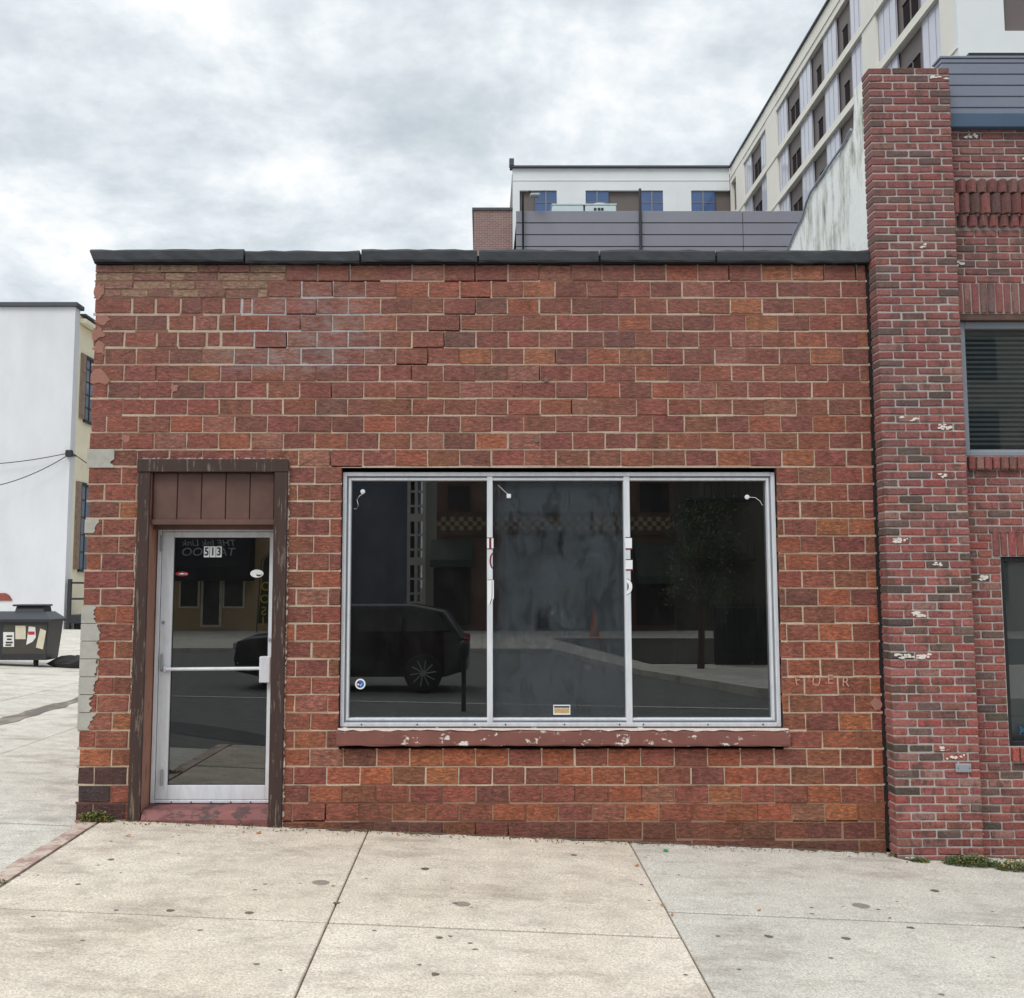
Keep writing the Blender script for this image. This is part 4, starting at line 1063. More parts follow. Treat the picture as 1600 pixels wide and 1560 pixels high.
# ------------------------------------------------------------------ driveway: dumpster, bag
DY = 12.3
gx = -8.9; gz = zal(gx, DY)
dmp = thing('dumpster', 'black plastic dumpster with closed lid and worn labels beside the white wall', 'dumpster', (gx, DY, gz))
def loc(u, v, Y=DY): return P(u, v, Y)
b0 = .12
hT = P(50, 972, DY).z - gz
xr_t, xr_b = P(76, 985, DY).x - gx, P(70, 1030, DY).x - gx
xl = -1.25
mb = MB()
def hexa(mb, a, b, mi=0):
    "box between two rectangles a (bottom) and b (top): (x0,x1,y0,y1,z)"
    vs = [(a[0], a[2], a[4]), (a[1], a[2], a[4]), (a[1], a[3], a[4]), (a[0], a[3], a[4]), (b[0], b[2], b[4]), (b[1], b[2], b[4]), (b[1], b[3], b[4]), (b[0], b[3], b[4])]
    mb.add(vs, [(0, 3, 2, 1), (4, 5, 6, 7), (0, 1, 5, 4), (1, 2, 6, 5), (2, 3, 7, 6), (3, 0, 4, 7)], mi=mi)
hexa(mb, (xl + .1, xr_b, .06, .62, b0), (xl, xr_t, 0, .70, hT))
mb.build('body', M_dump, dmp, world=False)
mb = MB(); hexa(mb, (xl + .95, xr_b - .02, .05, .06, b0 + .12), (xl + 1.0, xr_t - .03, -.008, .0, hT - .05)); mb.build('faded_side', M_dumpol, dmp, world=False)
mb = MB(); hexa(mb, (xl - .06, xr_t + .08, -.08, .74, hT + .005), (xl - .06, xr_t + .08, -.08, .74, hT + .05))
hexa(mb, (xl + .02, xr_t + .05, -.05, .72, hT + .051), (xl + .4, xr_t - .14, .15, .62, hT + .19)); mb.build('lid', M_dump, dmp, world=False)
mb = MB(); hexa(mb, (xr_t - .76, xr_t - .20, .22, .6, hT + .191), (xr_t - .74, xr_t - .22, .25, .6, hT + .29)); mb.box(xr_t - .80, xr_t - .18, .18, .62, hT + .292, hT + .33, bev=.015); mb.build('hatch', M_dump, dmp, world=False)
for cx in (xl + .3, xr_b - .25):
    mb = MB(); mb.tube([(cx - .03, .2, .055), (cx + .03, .2, .055)], .055, 14); mb.box(cx - .04, cx + .04, .17, .23, .08, b0); mb.build('caster', M_tyre, dmp, world=False)
def onface(u0, u1, v0, v1, mat, nm, dy=.0, pts=None):
    q = pts or [(u0, v1), (u1, v1), (u1, v0), (u0, v0)]
    vs = []
    for u, v in q:
        p = P(u, v, DY); zz_ = p.z - gz; tt = (zz_ - b0) / (hT - b0); yf = .06 * (1 - tt) - .012 - dy
        p = P(u, v, DY + yf); vs.append((p.x - gx, yf, p.z - gz))
    n = len(vs); m2 = MB(); m2.add(vs + [(a, b + .003, c) for a, b, c in vs], [tuple(range(n)), tuple(range(2 * n - 1, n - 1, -1))] + [((i + 1) % n, i, n + i, n + (i + 1) % n) for i in range(n)])
    return m2.build(nm, mat, dmp, world=False)
onface(24, 40, 978, 999, M_patch, 'bare_patch')
onface(0, 0, 0, 0, M_patch, 'bare_patch', pts=[(56, 1012), (67, 1015), (72, 986), (63, 982)])
onface(0, 0, 0, 0, M_paper, 'label', dy=.004, pts=[(41, 1008), (51, 1003), (56, 996), (55, 980), (45, 979)])
onface(44, 54, 987, 992, M_redb, 'label_stripe', dy=.008)
onface(5, 22, 988, 1011, M_paper, 'label', dy=.004)
for v in (993, 998, 1003, 1007): onface(8 + R.uniform(0, 3), 19 + R.uniform(-3, 1), v, v + 2.4, M_black, 'label_print', dy=.008)
mb = MB()
rr = random.Random(5)
cx, cy = P(112, 1043, 12.6).x, 12.7; rings = []
for k_, (h_, r_) in enumerate(((0, .30), (.07, .40), (.14, .34), (.20, .2), (.23, .05))):
    rings += [(cx + (r_ * math.cos(a * math.pi / 8) * rr.uniform(.85, 1.2)) * 1.15, cy + r_ * .6 * math.sin(a * math.pi / 8) * rr.uniform(.85, 1.2), zal(cx, cy) + h_ * rr.uniform(.85, 1.15)) for a in range(16)]
mb.add(rings, [(k_ * 16 + a, k_ * 16 + (a + 1) % 16, (k_ + 1) * 16 + (a + 1) % 16, (k_ + 1) * 16 + a) for k_ in range(4) for a in range(16)] + [tuple(range(64, 80))])
tag(mb.build('rubbish_bag', M_tyre), 'flattened black rubbish bag on the ground right of the dumpster', 'bag')

# ------------------------------------------------------------------ white and cream building at the left
YB, XB = 29.0, -14.58
wb = thing('white_building', 'tall whitewashed building with a cream side wall and old shutters', 'building', (-22, 32, zg(-14, 29)))
zw = P(100, 480, YB).z
zgb = zg(-14, 29) - .4
mb = MB(); mb.box(-34, XB, YB, YB + .45, zgb, zw); mb.build('white_wall', M_wall_white, wb)
mb = MB(); mb.box(-34.2, XB + .10, YB - .12, YB + .6, zw + .001, zw + .16, bev=.02); mb.build('coping', M_roofdark, wb)
mb = MB(); mb.box(-29, -17.3, YB + 1, YB + 8, zw - .3, zw + .42); mb.build('roof_box', M_roofdark, wb)
ze = PX(126, 505, XB).z
mb = MB(); mb.box(XB - 9, XB - .004, YB + .451, YB + 24, zgb, ze - .05)
mb.build('cream_wall', M_wall_cream, wb)
mb = MB(); mb.box(XB - .2, XB + .22, YB + .46, YB + 24, ze - .02, ze + .16, bev=.03); mb.box(XB - 9, XB + .02, YB + .46, YB + 24, ze + .161, ze + .26); mb.build('gutter', M_wall_cream, wb)
mb = MB(); mb.box(XB - 9, XB + .2, YB + .47, YB + 24.1, ze + .261, ze + .33); mb.build('roof', M_roofdark, wb)
def side_window(vt, vb):
    z1, z0 = PX(128, vt, XB).z, PX(128, vb, XB).z
    for yo in (0, 4.2, 8.4, 12.6):
        y0 = YB + .65 + yo
        mb = MB(); mb.box(XB - .005, XB + .06, y0, y0 + .42, z0, z1, bev=.01)
        for k_ in range(3): mb.box(XB + .061, XB + .075, y0 + .05, y0 + .37, z0 + .1 + k_ * (z1 - z0) / 3, z0 + (k_ + 1) * (z1 - z0) / 3 - .04)
        mb.build('shutter', M_shutter, wb)
        mb = MB(); frame(mb, 0, 1, 0, 1, .05, 0, 1, bev=0); mb = MB()
        mb.box(XB - .003, XB + .05, y0 + .43, y0 + .50, z0, z1); mb.box(XB - .003, XB + .05, y0 + 1.38, y0 + 1.45, z0, z1); mb.box(XB - .003, XB + .05, y0 + .501, y0 + 1.379, z1 - .12, z1); mb.box(XB - .003, XB + .08, y0 + .43, y0 + 1.45, z0 - .09, z0 - .001)
        for k_ in range(1, 5): mb.box(XB + .012, XB + .03, y0 + .501, y0 + 1.379, z0 + (z1 - z0) * k_ / 5 - .018, z0 + (z1 - z0) * k_ / 5 + .018)
        mb.box(XB + .010, XB + .034, y0 + .90, y0 + .95, z0 + .001, z1 - .121)
        f_ = mb.build('window', M_metalblk, wb)
        mb = MB(); mb.add([(XB + .008, y0 + .5, z0), (XB + .008, y0 + 1.38, z0), (XB + .008, y0 + 1.38, z1 - .1), (XB + .008, y0 + .5, z1 - .1)], [(0, 1, 2, 3)]); mb.build('pane', simple('old_pane', lin(120, 132, 148), .1, .2, 1), f_)
side_window(552, 655); side_window(754, 890)
mb = MB(); q = [P(u, v, YB - .03) for u, v in ((-30, 927), (8, 927), (14, 930), (19, 938), (17, 939), (-30, 939))]
mb.prism([(c.x, c.z) for c in q], 'y', YB - .03, YB - .001); mb.build('exposed_brick', simple('old_brick', lin(140, 78, 66), .9, .3, 8), wb)
mb = MB(); p = P(104, 711, YB); mb.box(XB - .12, XB + .12, YB - .14, YB - .002, p.z - .08, p.z + .16, bev=.02)
mb.tube([(XB + .02, YB - .1, p.z - .02), (XB + .02, YB + .5, p.z + .03)], .03, 8); mb.build('cable_bracket', M_metalblk, wb)
def cable(pts, lab):
    mb = MB(); mb.tube(pts, .016, 6); tag(mb.build('cable', M_cable), lab, 'cable', 'service cables on the white wall')
a = P(-60, 727, YB - .2); b = P(103, 709, YB - .16)
cable([a.lerp(b, t) - Vector((0, 0, .10 * 4 * t * (1 - t))) for t in [i / 12 for i in range(13)]], 'upper nearly straight black cable across the white wall')
a = P(-60, 766, YB - .5); b = P(104, 713, YB - .17)
cable([a.lerp(b, t) - Vector((0, 0, .28 * 4 * t * (1 - t))) for t in [i / 14 for i in range(15)]], 'lower sagging black cable rising to the wall bracket')
a = Vector((XB + .13, YB - .08, P(104, 709, YB).z)); b = Vector((XB + .10, YB + 6, a.z - .55))
cable([a.lerp(b, t) - Vector((0, 0, .10 * 4 * t * (1 - t))) for t in [i / 10 for i in range(11)]], 'short cable along the cream side wall')
# black steel landing against the cream wall
sl_ = thing('steel_landing', 'black steel landing with rails beside the cream wall', 'railing', (XB + .9, YB + .2, zal(XB + .9, YB)))
p1 = P(108, 905, YB); pb = P(108, 962, YB); pg = P(108, 990, YB)
x0 = P(104.5, 940, YB).x; x1 = x0 + 3.6
mb = MB(); mb.box(x0, x0 + .12, YB, YB + .12, pg.z, p1.z); mb.box(x0 + 3.5, x1 + .02, YB, YB + .12, pg.z, p1.z); mb.build('post', M_metalblk, sl_)
mb = MB()
for v in (911, 936): z = P(108, v, YB).z; mb.box(x0 + .121, x0 + 3.499, YB + .02, YB + .09, z - .035, z + .035)
mb.build('rail', M_metalblk, sl_)
mb = MB(); mb.box(x0 + .121, x0 + 3.499, YB + .0, YB + .1, pb.z - .28, pb.z, bev=.01); mb.box(x0 + .05, x1, YB + .101, YB + 1.2, pb.z - .06, pb.z + .02); mb.build('platform', M_metalblk, sl_)
mb = MB(); mb.box(x0 + .2, x1 - .1, YB + .2, YB + 1.1, pg.z, pb.z - .07); mb.build('base', M_tyre, sl_)

# ------------------------------------------------------------------ hotel, podium and stair tower behind
XH = 21.3; zt_h = 37.6
htl = thing('hotel', 'large white and brown hotel block with a long window grid and rear wing', 'building', (30, 60, 0))
def col_mb(): return MB()
mb = MB(); mb.box(XH + .30, 44, 37.6, 79.3, -1, zt_h - .4); mb.box(2.6, 44, 79.9, 96, -1, zt_h - .4)
mb.build('backing_panel', M_brownpan, htl)
FL = 3.45; tops = [zt_h - 1.45 - FL * i for i in range(9)]
fm = MB()
piers = [(37.3, 38.7), (46.4, 48.4), (65.5, 68.3), (75.1, 77.6), (79.35, 79.6)]
for y0, y1 in piers: fm.box(XH, XH + .6, y0, y1, 4, zt_h - .001)
fm.box(XH + .02, XH + .6, 37.31, 79.59, zt_h - 1.45, zt_h - .01)
for i, zt0 in enumerate(tops):
    fm.box(XH + .02, XH + .6, 37.31, 79.59, zt0 - FL, zt0 - 2.85)
    fm.box(XH - .06, XH + .3, 37.0, 79.59, zt0 - FL + .02, zt0 - FL + .10)
fm.box(XH - .04, XH + .3, 37.0, 79.59, zt_h - 1.0, zt_h - .94)
fm.build('facade_frame', M_panel_lit, htl)
mb = MB(); mb.box(XH - .12, XH + .5, 37.0, 79.6, zt_h, zt_h + .12); mb.box(2.4, XH - .13, 79.3, 80.1, zt_h, zt_h + .15); mb.box(2.35, 2.75, 79.25, 79.9, zt_h + .151, zt_h + .75); mb.build('parapet_cap', M_roofdark, htl)
bays = [(38.7, [('g', 2.3), ('b2', 3.0), ('g', 2.4)]), (48.4, [('g', 2.1), ('b1', 2.4), ('g', 2.4), ('b1', 2.6), ('g', 2.4), ('b2', 3.0), ('g', 2.2)]), (68.3, [('g', 1.9), ('b2', 2.9), ('g', 2.0)]), (77.6, [('b1', 1.75)])]
gm, vm = None, None
for fi, zt0 in enumerate(tops[:8]):
    zb0 = zt0 - 2.85
    for y, cells in bays:
        for kd, wd in cells:
            if kd == 'g':
                if fi < 7:
                    mb = MB(); mb.box(XH + .16, XH + .24, y + .02, y + wd - .02, zb0 + .02, zt0 - .02, mi=0)
                    for q in (0, wd / 3, 2 * wd / 3, wd - .06): mb.box(XH + .145, XH + .159, y + q, y + q + .045, zb0 + .01, zt0 - .01, mi=1)
                    mb.build('window', [M_skyglass, M_mull], htl)
            else:
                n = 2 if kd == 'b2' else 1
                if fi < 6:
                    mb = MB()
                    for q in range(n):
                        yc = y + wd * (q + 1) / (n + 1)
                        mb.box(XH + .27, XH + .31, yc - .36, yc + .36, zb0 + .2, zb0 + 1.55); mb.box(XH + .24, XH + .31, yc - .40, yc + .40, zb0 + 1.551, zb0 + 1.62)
                    mb.build('small_dark_window', M_vent, htl)
            y += wd
# front gable face, seen at the right edge
fm = MB()
fz = [zt_h - 2.0 - FL * i for i in range(9)]
hz0 = P(1560, 55, 29.1 + 8).z
YF = 37.2
zb_dark = P(1560, 53, YF).z
fm.box(XH - .01, 23.4, YF - .25, YF + .095, 4, zt_h - .02)
fm.box(23.401, 44, YF - .25, YF + .4, zb_dark - 1.4, zb_dark); fm.box(23.401, 44, YF - .25, YF + .4, 4, zb_dark - 4.6)
fm.box(23.401, 44, YF - .25, YF + .4, zb_dark + 2.6, zb_dark + 3.9)
fm.build('front_face', M_panel_unlit, htl)
mb = MB(); mb.box(23.41, 44, YF + .01, YF + .3, zb_dark - 4.6, zt_h - .5)
for q in (24.9, 26.4, 27.9): mb.box(q, q + .05, YF - .03, YF + .009, zb_dark - 4.6, zt_h - .6)
mb.build('front_panel', M_brownpan, htl)
# rear wing
YR = 79.6
fm = MB(); XW0 = P(801, 300, YR).x
wtop = P(900, 298, YR).z
fm.box(XW0, XH - .05, YR - .02, YR + .4, wtop, zt_h - .01)
ux = lambda u: P(u, 310, YR).x
for a, b in ((801, 812), (870, 915), (1036, 1080)): fm.box(ux(a), ux(b), YR - .02, YR + .4, 6, wtop - .001)
for i in range(1, 6): fm.box(XW0 + .01, XH - .06, YR - .015, YR + .4, wtop - FL * i, wtop - FL * i + .6)
fm.box(XW0 - .04, XH - .05, YR - .06, YR - .021, wtop + .85, wtop + .90)
for u in (892, 1058): fm.box(ux(u) - .02, ux(u) + .02, YR - .035, YR - .021, 6, zt_h - .02)
fm.box(XW0, XW0 + .5, YR + .401, YR + 14, 4, zt_h - .01)
fm.build('wing_frame', M_panel_unlit, htl)
for i in range(4):
    for a, b in ((836, 870), (915, 951), (1001, 1036), (1080, 1117)):
        mb = MB(); zt0 = wtop - FL * i; mb.box(ux(a), ux(b), YR + .1, YR + .2, zt0 - 2.59, zt0 - .01, mi=0)
        m_ = (ux(a) + ux(b)) / 2; mb.box(m_ - .05, m_ + .05, YR + .04, YR + .099, zt0 - 2.59, zt0 - .01, mi=1); mb.box(ux(a), ux(b), YR + .05, YR + .099, zt0 - 1.05, zt0 - 1.0, mi=1)
        mb.build('window', [M_blueglass, M_sidingg], htl)
# podium with grey metal cladding
YPD = 33.0
pod = thing('parking_podium', 'long low podium clad in grey horizontal metal panels below the hotel wing', 'building', (8, 40, 0))
zp = P(1000, 330, YPD).z; x0 = P(806, 360, YPD).x
mb = MB(); mb.box(x0 + .05, 20.5, YPD + .05, YPD + 42, -1, zp - .05); mb.build('core', M_metalblk, pod)
mb = MB(); step = P(1000, 330, YPD).z - P(1000, 348.5, YPD).z
xj = [x0, P(1000, 360, YPD).x, P(1161, 360, YPD).x, 16.5, 20.5]
for i in range(14):
    for a, b in zip(xj[:-1], xj[1:]): mb.box(a + .01, b - .01, YPD, YPD + .06, zp - (i + 1) * step + .018, zp - i * step - .018 * (i > 0), bev=.008)
mb.build('cladding', M_sidingg, pod)
mb = MB(); p = P(1000, 295, YPD - .1); mb.tube([(p.x, YPD - .08, zp - 6), (p.x, YPD - .08, p.z)], .055, 8); mb.build('vent_pipe', M_metalblk, pod)
hv = thing('rooftop_unit', 'pale rooftop cooling unit with two round fan guards above the grey cladding', 'air conditioner', (P(912, 325, YPD + 1.2).x, YPD + 1.2, zp))
a, b = P(863, 331, YPD + 1), P(963, 320.5, YPD + 1)
mb = MB(); mb.box(a.x, (a.x + b.x) / 2 - .03, YPD + 1, YPD + 2.4, zp - .05, b.z, bev=.03); mb.box((a.x + b.x) / 2 + .03, b.x, YPD + 1, YPD + 2.4, zp - .05, b.z, bev=.03); mb.box(a.x - .02, b.x + .02, YPD + .98, YPD + 2.4, b.z + .001, b.z + .05); mb.build('casing', simple('pale_casing', lin(196, 212, 214), .5, .06), hv)
for u in (888, 936):
    c = P(u, 320, YPD + 1.7); mb = MB(); rs = [.52, .5, .42, .25, .05]
    mb.tube([(c.x, YPD + 1.7, b.z + .05 + q) for q in (.001, .08, .15, .20, .22)], rs, 20); mb.build('fan_guard', M_plate, hv)
mb = MB()
for u in (930, 936, 941): c = P(u, 327, YPD + .99); mb.box(c.x - .05, c.x + .05, YPD + .975, YPD + .999, c.z - .05, c.z + .05)
mb.build('badge', M_black, hv)
pl = thing('roof_lamp', 'grey lamp head on a slim pole standing at the podium edge', 'lamp', (P(812, 330, YPD - .1).x + .25, YPD - .15, zp - 3))
p = P(817, 303, YPD - .15); mb = MB(); mb.tube([(p.x, YPD - .15, zp - 3), (p.x, YPD - .15, p.z), (p.x + .3, YPD - .25, p.z + .08)], .04, 8); mb.build('pole', M_metalblk, pl)
q = P(836, 307, YPD - .3); mb = MB(); mb.box(q.x - .2, q.x + .2, YPD - .5, YPD - .2, q.z - .05, q.z + .08, bev=.04); mb.build('lamp_head', simple('lamp_casing', lin(150, 156, 160), .5), pl)
st = thing('brick_stair_tower', 'plain reddish brown brick block left of the white hotel wing', 'building', (.5, 36, 0))
a, b = P(740, 360, YPD + .5).x, P(800.5, 360, YPD + .5).x; z1 = P(770, 329, YPD + .5).z
mb = MB(); mb.box(a, b, YPD + .5, YPD + 7, -1, z1)
def coursed():
    m, nt, bb = newmat('distant_brick'); t = N(nt, 'ShaderNodeTexBrick'); t.inputs['Scale'].default_value = 1; t.inputs['Brick Width'].default_value = .22; t.inputs['Row Height'].default_value = .075; t.inputs['Mortar Size'].default_value = .008
    t.inputs['Color1'].default_value = lin(138, 108, 104); t.inputs['Color2'].default_value = lin(122, 94, 92); t.inputs['Mortar'].default_value = lin(160, 146, 142)
    tcx = N(nt, 'ShaderNodeTexCoord'); mp_ = N(nt, 'ShaderNodeMapping'); mp_.inputs['Rotation'].default_value = (math.pi / 2, 0, 0); L(nt, tcx.outputs['Object'], mp_.inputs[0]); L(nt, mp_.outputs[0], t.inputs['Vector'])
    L(nt, t.outputs[0], bb.inputs['Base Color']); bb.inputs['Roughness'].default_value = .9; return m
M_far = coursed()
mb.build('wall', M_far, st); mb = MB(); mb.box(a - .06, b + .02, YPD + .44, YPD + 7, z1 + .001, z1 + .10); mb.build('cap', M_roofdark, st)

# ------------------------------------------------------------------ across the street (seen mirrored in the glass)
YO = -38.0
slabs('far_sidewalk', [(x, x + 4, -31, -25) for x in range(-40, 44, 4)] + [(x, x + 4, YO, -31) for x in range(-40, 44, 4)], M_alley, lambda x, y: zg(x, y) + .0, th=.25)
O = -YO
ts = thing('tattoo_parlour', 'beige shop front with black lettered awning across the street', 'building', (-14, YO - 4, 0))
M_beige = simple('beige_render', lin(176, 152, 118), .9, .1, 1)
M_oblk = simple('awning_cloth', (.02, .02, .024, 1), .85)
mb = MB(); mb.box(-22, -8.2, YO - 9, YO, -.3, 9); mb.build('wall', M_beige, ts)
def mrect(u0, u1, v0, v1, y0, y1, mb, mi=0, bev=0):
    a, b = MR(u0, v1, O), MR(u1, v0, O); mb.box(a.x, b.x, y0, y1, a.z, b.z, mi=mi, bev=bev)
for (u0, u1, v0, v1) in ((278, 306, 900, 948), (347, 377, 900, 948)):
    mb = MB(); mrect(u0 - 3, u1 + 3, v0, v1 + 3, YO + .001, YO + .08, mb); f_ = mb.build('window', M_patch, ts); mb = MB(); mrect(u0, u1, v0, v1, YO + .081, YO + .09, mb); mb.build('pane', M_darkwin, f_)
mb = MB(); mrect(309, 344, 900, 981, YO + .001, YO + .07, mb); f_ = mb.build('door', M_patch, ts); mb = MB(); mrect(313, 340, 902, 977, YO + .071, YO + .09, mb); mrect(313, 340, 937, 940, YO + .091, YO + .11, mb); mb.build('pane', M_darkwin, f_)
a, b = MR(262, 908, O - 1), MR(388, 820, O - 1)
mb = MB(); mb.prism([(YO + .005, b.z + .5), (YO + 1.3, a.z + .6), (YO + 1.3, a.z), (YO + .005, a.z)], 'x', a.x, b.x); aw = mb.build('awning', M_oblk, ts)
M_grl = simple('awning_lettering', lin(170, 170, 180), .8)
c0 = MR(326, 849, O - .8); ang = math.atan2(1.3, b.z + .5 - a.z - .6)
for body, v, sz, sh in (('THE Ink Link', 848.5, .44, .3), ('TATTOO', 863, .56, 0)):
    c = MR(324, v, O - .7); tt = (b.z + .5 - c.z) / (b.z - a.z - .1); yy_ = YO + .005 + 1.295 * tt + .03
    put_text('lettering', body, sz, M_grl, (c.x, yy_, c.z), (math.pi / 2 - ang, 0, math.pi), ts, ext=.01, shear=sh)
fl = thing('feather_flag', 'dark feather flag with yellow letters beside the tattoo shop', 'flag', (MR(410, 980, O - 3).x, YO + 3, 0))
a, b = MR(399, 975, O - 3), MR(424, 875, O - 3)
mb = MB(); mb.tube([(a.x - .03, YO + 3, .0), (a.x - .03, YO + 3, a.z), (a.x + .1, YO + 3, b.z), (b.x, YO + 3, b.z + .5)], .025, 6); mb.build('pole', M_metalblk, fl)
mb = MB(); mb.prism([(a.x, a.z), (a.x + .62, a.z), (b.x, b.z - .2), (b.x - .05, b.z + .4), (a.x + .2, b.z)], 'y', YO + 2.99, YO + 3.0); mb.build('banner', simple('dark_green_cloth', (.03, .035, .02, 1), .8), fl)
for chh, v in (('O', 917), ('O', 937), ('S', 956), ('I', 972)):
    c = MR(408 + (965 - v) * .08, v, O - 3); put_text('letter', chh, .5, simple('yellow_print', lin(206, 178, 60), .8), (c.x, YO + 3.01, c.z), (math.pi / 2, 0, math.pi), fl, ext=.004)
# parking tower with pale stair frame
tw = thing('stair_tower_block', 'dark office block with a pale stair grid across the street', 'building', (-9, YO - 26, 0))
OT = 60
mb = MB(); x0, x1 = MR(430, 900, OT).x, MR(640, 900, OT).x; mb.box(x0, x1, -OT - 12, -OT, -.3, 17); mb.build('wall', simple('slate_wall', lin(112, 120, 134), .8, .1, .5), tw)
mb = MB()
for u in (638, 649.5, 662): x = MR(u, 850, OT - 1).x; mb.box(x - .10, x + .10, -OT + .7, -OT + .9, -.3, 15)
for i in range(16): z = .4 + i * .93; xx0, xx1 = MR(638, 850, OT - 1).x, MR(662, 850, OT - 1).x; mb.box(xx0, xx1, -OT + .72, -OT + .88, z, z + (.14 if i % 3 else .5))
mb.build('stair_grid', simple('pale_concrete_frame', lin(210, 208, 200), .8), tw)
mb = MB(); mb.box(MR(662, 850, OT).x, MR(690, 850, OT).x, -OT - 10, -OT, -.3, 15); mb.build('stair_core', M_cement, tw)
# brick terrace with checkered frieze
tr = thing('brick_terrace', 'dark brick terrace with checkered frieze and green awnings across the street', 'building', (4, YO - 5, 0))
mb = MB(); a, b = MR(682, 900, O).x, MR(1056, 900, O).x; mb.box(a, b, YO - 10, YO, -.3, 10.5); mb.build('wall', simple('terrace_brick', lin(112, 88, 78), .9, .12, 2), tr)
mb = MB(); xx0, xx1 = MR(790, 900, O).x, MR(968, 900, O).x; mb.box(xx0, xx1, YO + .001, YO + .12, -.3, 7.5); mb.build('grey_front', simple('grey_painted_front', lin(128, 134, 142), .9, .15, 1.5), tr)
fz1, fz0 = MR(800, 808, O).z, MR(800, 829, O).z
mb = MB(); mb.box(a, b, YO + .121, YO + .2, fz0 - .2, fz1 + .2, mi=1); sq = (fz1 - fz0) / 3
n = int((b - a) / sq)
for i in range(n):
    for j in range(3):
        if (i + j) % 2: mb.box(a + i * sq, a + (i + 1) * sq, YO + .201, YO + .22, fz0 + j * sq, fz0 + (j + 1) * sq)
mb.build('frieze', [simple('tan_tile', lin(150, 134, 108), .7), simple('brown_tile', lin(84, 62, 52), .7)], tr)
M_awg = simple('dark_green_awning', (.035, .05, .04, 1), .85)
for (u0, u1, v0, v1) in ((672, 738, 842, 886), (996, 1062, 848, 912)):
    p0, p1 = MR(u0, v1, O - 1), MR(u1, v0, O - 1); mb = MB(); mb.prism([(YO + .201, p1.z), (YO + 1.5, p0.z + .3), (YO + 1.5, p0.z), (YO + .201, p0.z)], 'x', p0.x, p1.x); mb.build('awning', M_awg, tr)
    mb = MB(); mb.box(p0.x + .1, p1.x - .1, YO + .13, YO + .19, .2, p0.z - .01); mb.build('shop_window', M_darkwin, tr)
for (u0, u1, v0, v1) in ((845, 880, 830, 868), (840, 856, 950, 982), (700, 735, 760, 795), (1000, 1045, 755, 800)):
    p0, p1 = MR(u0, v1, O), MR(u1, v0, O); mb = MB(); mb.box(p0.x, p1.x, YO + .225, YO + .25, p0.z, p1.z); mb.build('window', M_darkwin, tr)
p0, p1 = MR(874, 981, O), MR(898, 912, O); mb = MB(); mb.box(p0.x, p1.x, YO + .125, YO + .2, p0.z, p1.z); mb.build('door', simple('pale_door', lin(150, 156, 150), .7), tr)
for xx in (5.2,):
    oc = MB(); p0 = MR(930, 1030, O - 8); oc.box(p0.x - .22, p0.x + .22, -30.2, -29.8, zg(p0.x, -30), zg(p0.x, -30) + .08); oc.tube([(p0.x, -30, .08), (p0.x, -30, 1.0)], [.18, .05], 14)
    tag(oc.build('traffic_cone', simple('orange_plastic', lin(210, 90, 40), .5)), 'orange traffic cone on the far pavement before the grey front', 'cone')
# fire escape building, gap and pale house at right
fe = thing('fire_escape_house', 'pale rendered house with black iron fire escape across the street', 'building', (12, YO - 10, 0))
OF = 45
mb = MB(); mb.box(MR(1056, 900, OF).x, 16.5, -OF - 9, -OF, -.3, 9.5); mb.build('wall', simple('dim_render', lin(112, 108, 100), .9, .1, 1), fe)
mb = MB(); x0 = MR(1075, 850, OF).x
for k_ in range(2):
    z = 3.1 + k_ * 3; mb.box(x0, x0 + 3.2, -OF + .1, -OF + 1.2, z, z + .12)
    for i in range(10): mb.box(x0 + i * .34, x0 + i * .34 + .03, -OF + 1.15, -OF + 1.18, z + .121, z + 1.0)
for i in range(9): mb.box(x0 + .4 + i * .25, x0 + .7 + i * .25, -OF + .3, -OF + 1.0, 6.0 - i * .32, 6.06 - i * .32)
mb.build('fire_escape', M_metalblk, fe)
ph = thing('beige_office', 'plain beige office building at the far right across the street', 'building', (27, YO - 8, 0))
mb = MB(); mb.box(17, 40, YO - 16, YO - 2, -.3, 15); mb.build('wall', simple('beige_office_wall', lin(170, 162, 148), .9, .08, .5), ph)
for i in range(6):
    for k_ in range(4):
        mb = MB(); mb.box(18.2 + i * 3.6, 20.3 + i * 3.6, YO - 1.999, YO - 1.95, 1.2 + k_ * 3.4, 3.2 + k_ * 3.4); mb.build('window', M_darkwin, ph)
fn = thing('iron_fence', 'black iron picket fence along the far pavement', 'fence', (MR(1165, 1040, 18).x, -18, 0))
mb = MB(); xf0, xf1 = MR(1122, 1000, 18).x, MR(1330, 1000, 18).x
mb.box(xf0, xf1, -18.3, -18.2, -.05, 1.35)
for i in range(int((xf1 - xf0) / .13)): mb.box(xf0 + i * .13, xf0 + i * .13 + .025, -18.012, -17.988, -.05, 1.55)
mb.build('pickets', M_metalblk, fn); mb = MB()
for z in (.2, 1.4): mb.box(xf0, xf1, -18.03, -17.97, z, z + .04)
mb.build('rail', M_metalblk, fn)
tree = thing('street_tree', 'small leafy street tree before the far iron fence', 'tree', (MR(1098, 1040, 17).x, -17, 0))
tx = tree.location.x; mb = MB(); mb.tube([(tx, -17, -.05), (tx + .05, -17, 1.2), (tx - .05, -17.1, 2.4), (tx + .1, -17, 3.4)], [.09, .075, .05, .02], 8)
for a_ in range(6): an = a_ * 1.05; mb.tube([(tx, -17, 1.3 + a_ * .25), (tx + .6 * math.cos(an), -17 + .6 * math.sin(an), 2.1 + a_ * .25)], [.035, .012], 5)
mb.build('trunk', simple('bark', (.08, .06, .045, 1), .9, .3, 12), tree)
mb = MB(); rr = random.Random(3)
clus = [(tx + rr.uniform(-.7, .7), -17 + rr.uniform(-.7, .7), rr.uniform(1.6, 3.8)) for _ in range(26)]
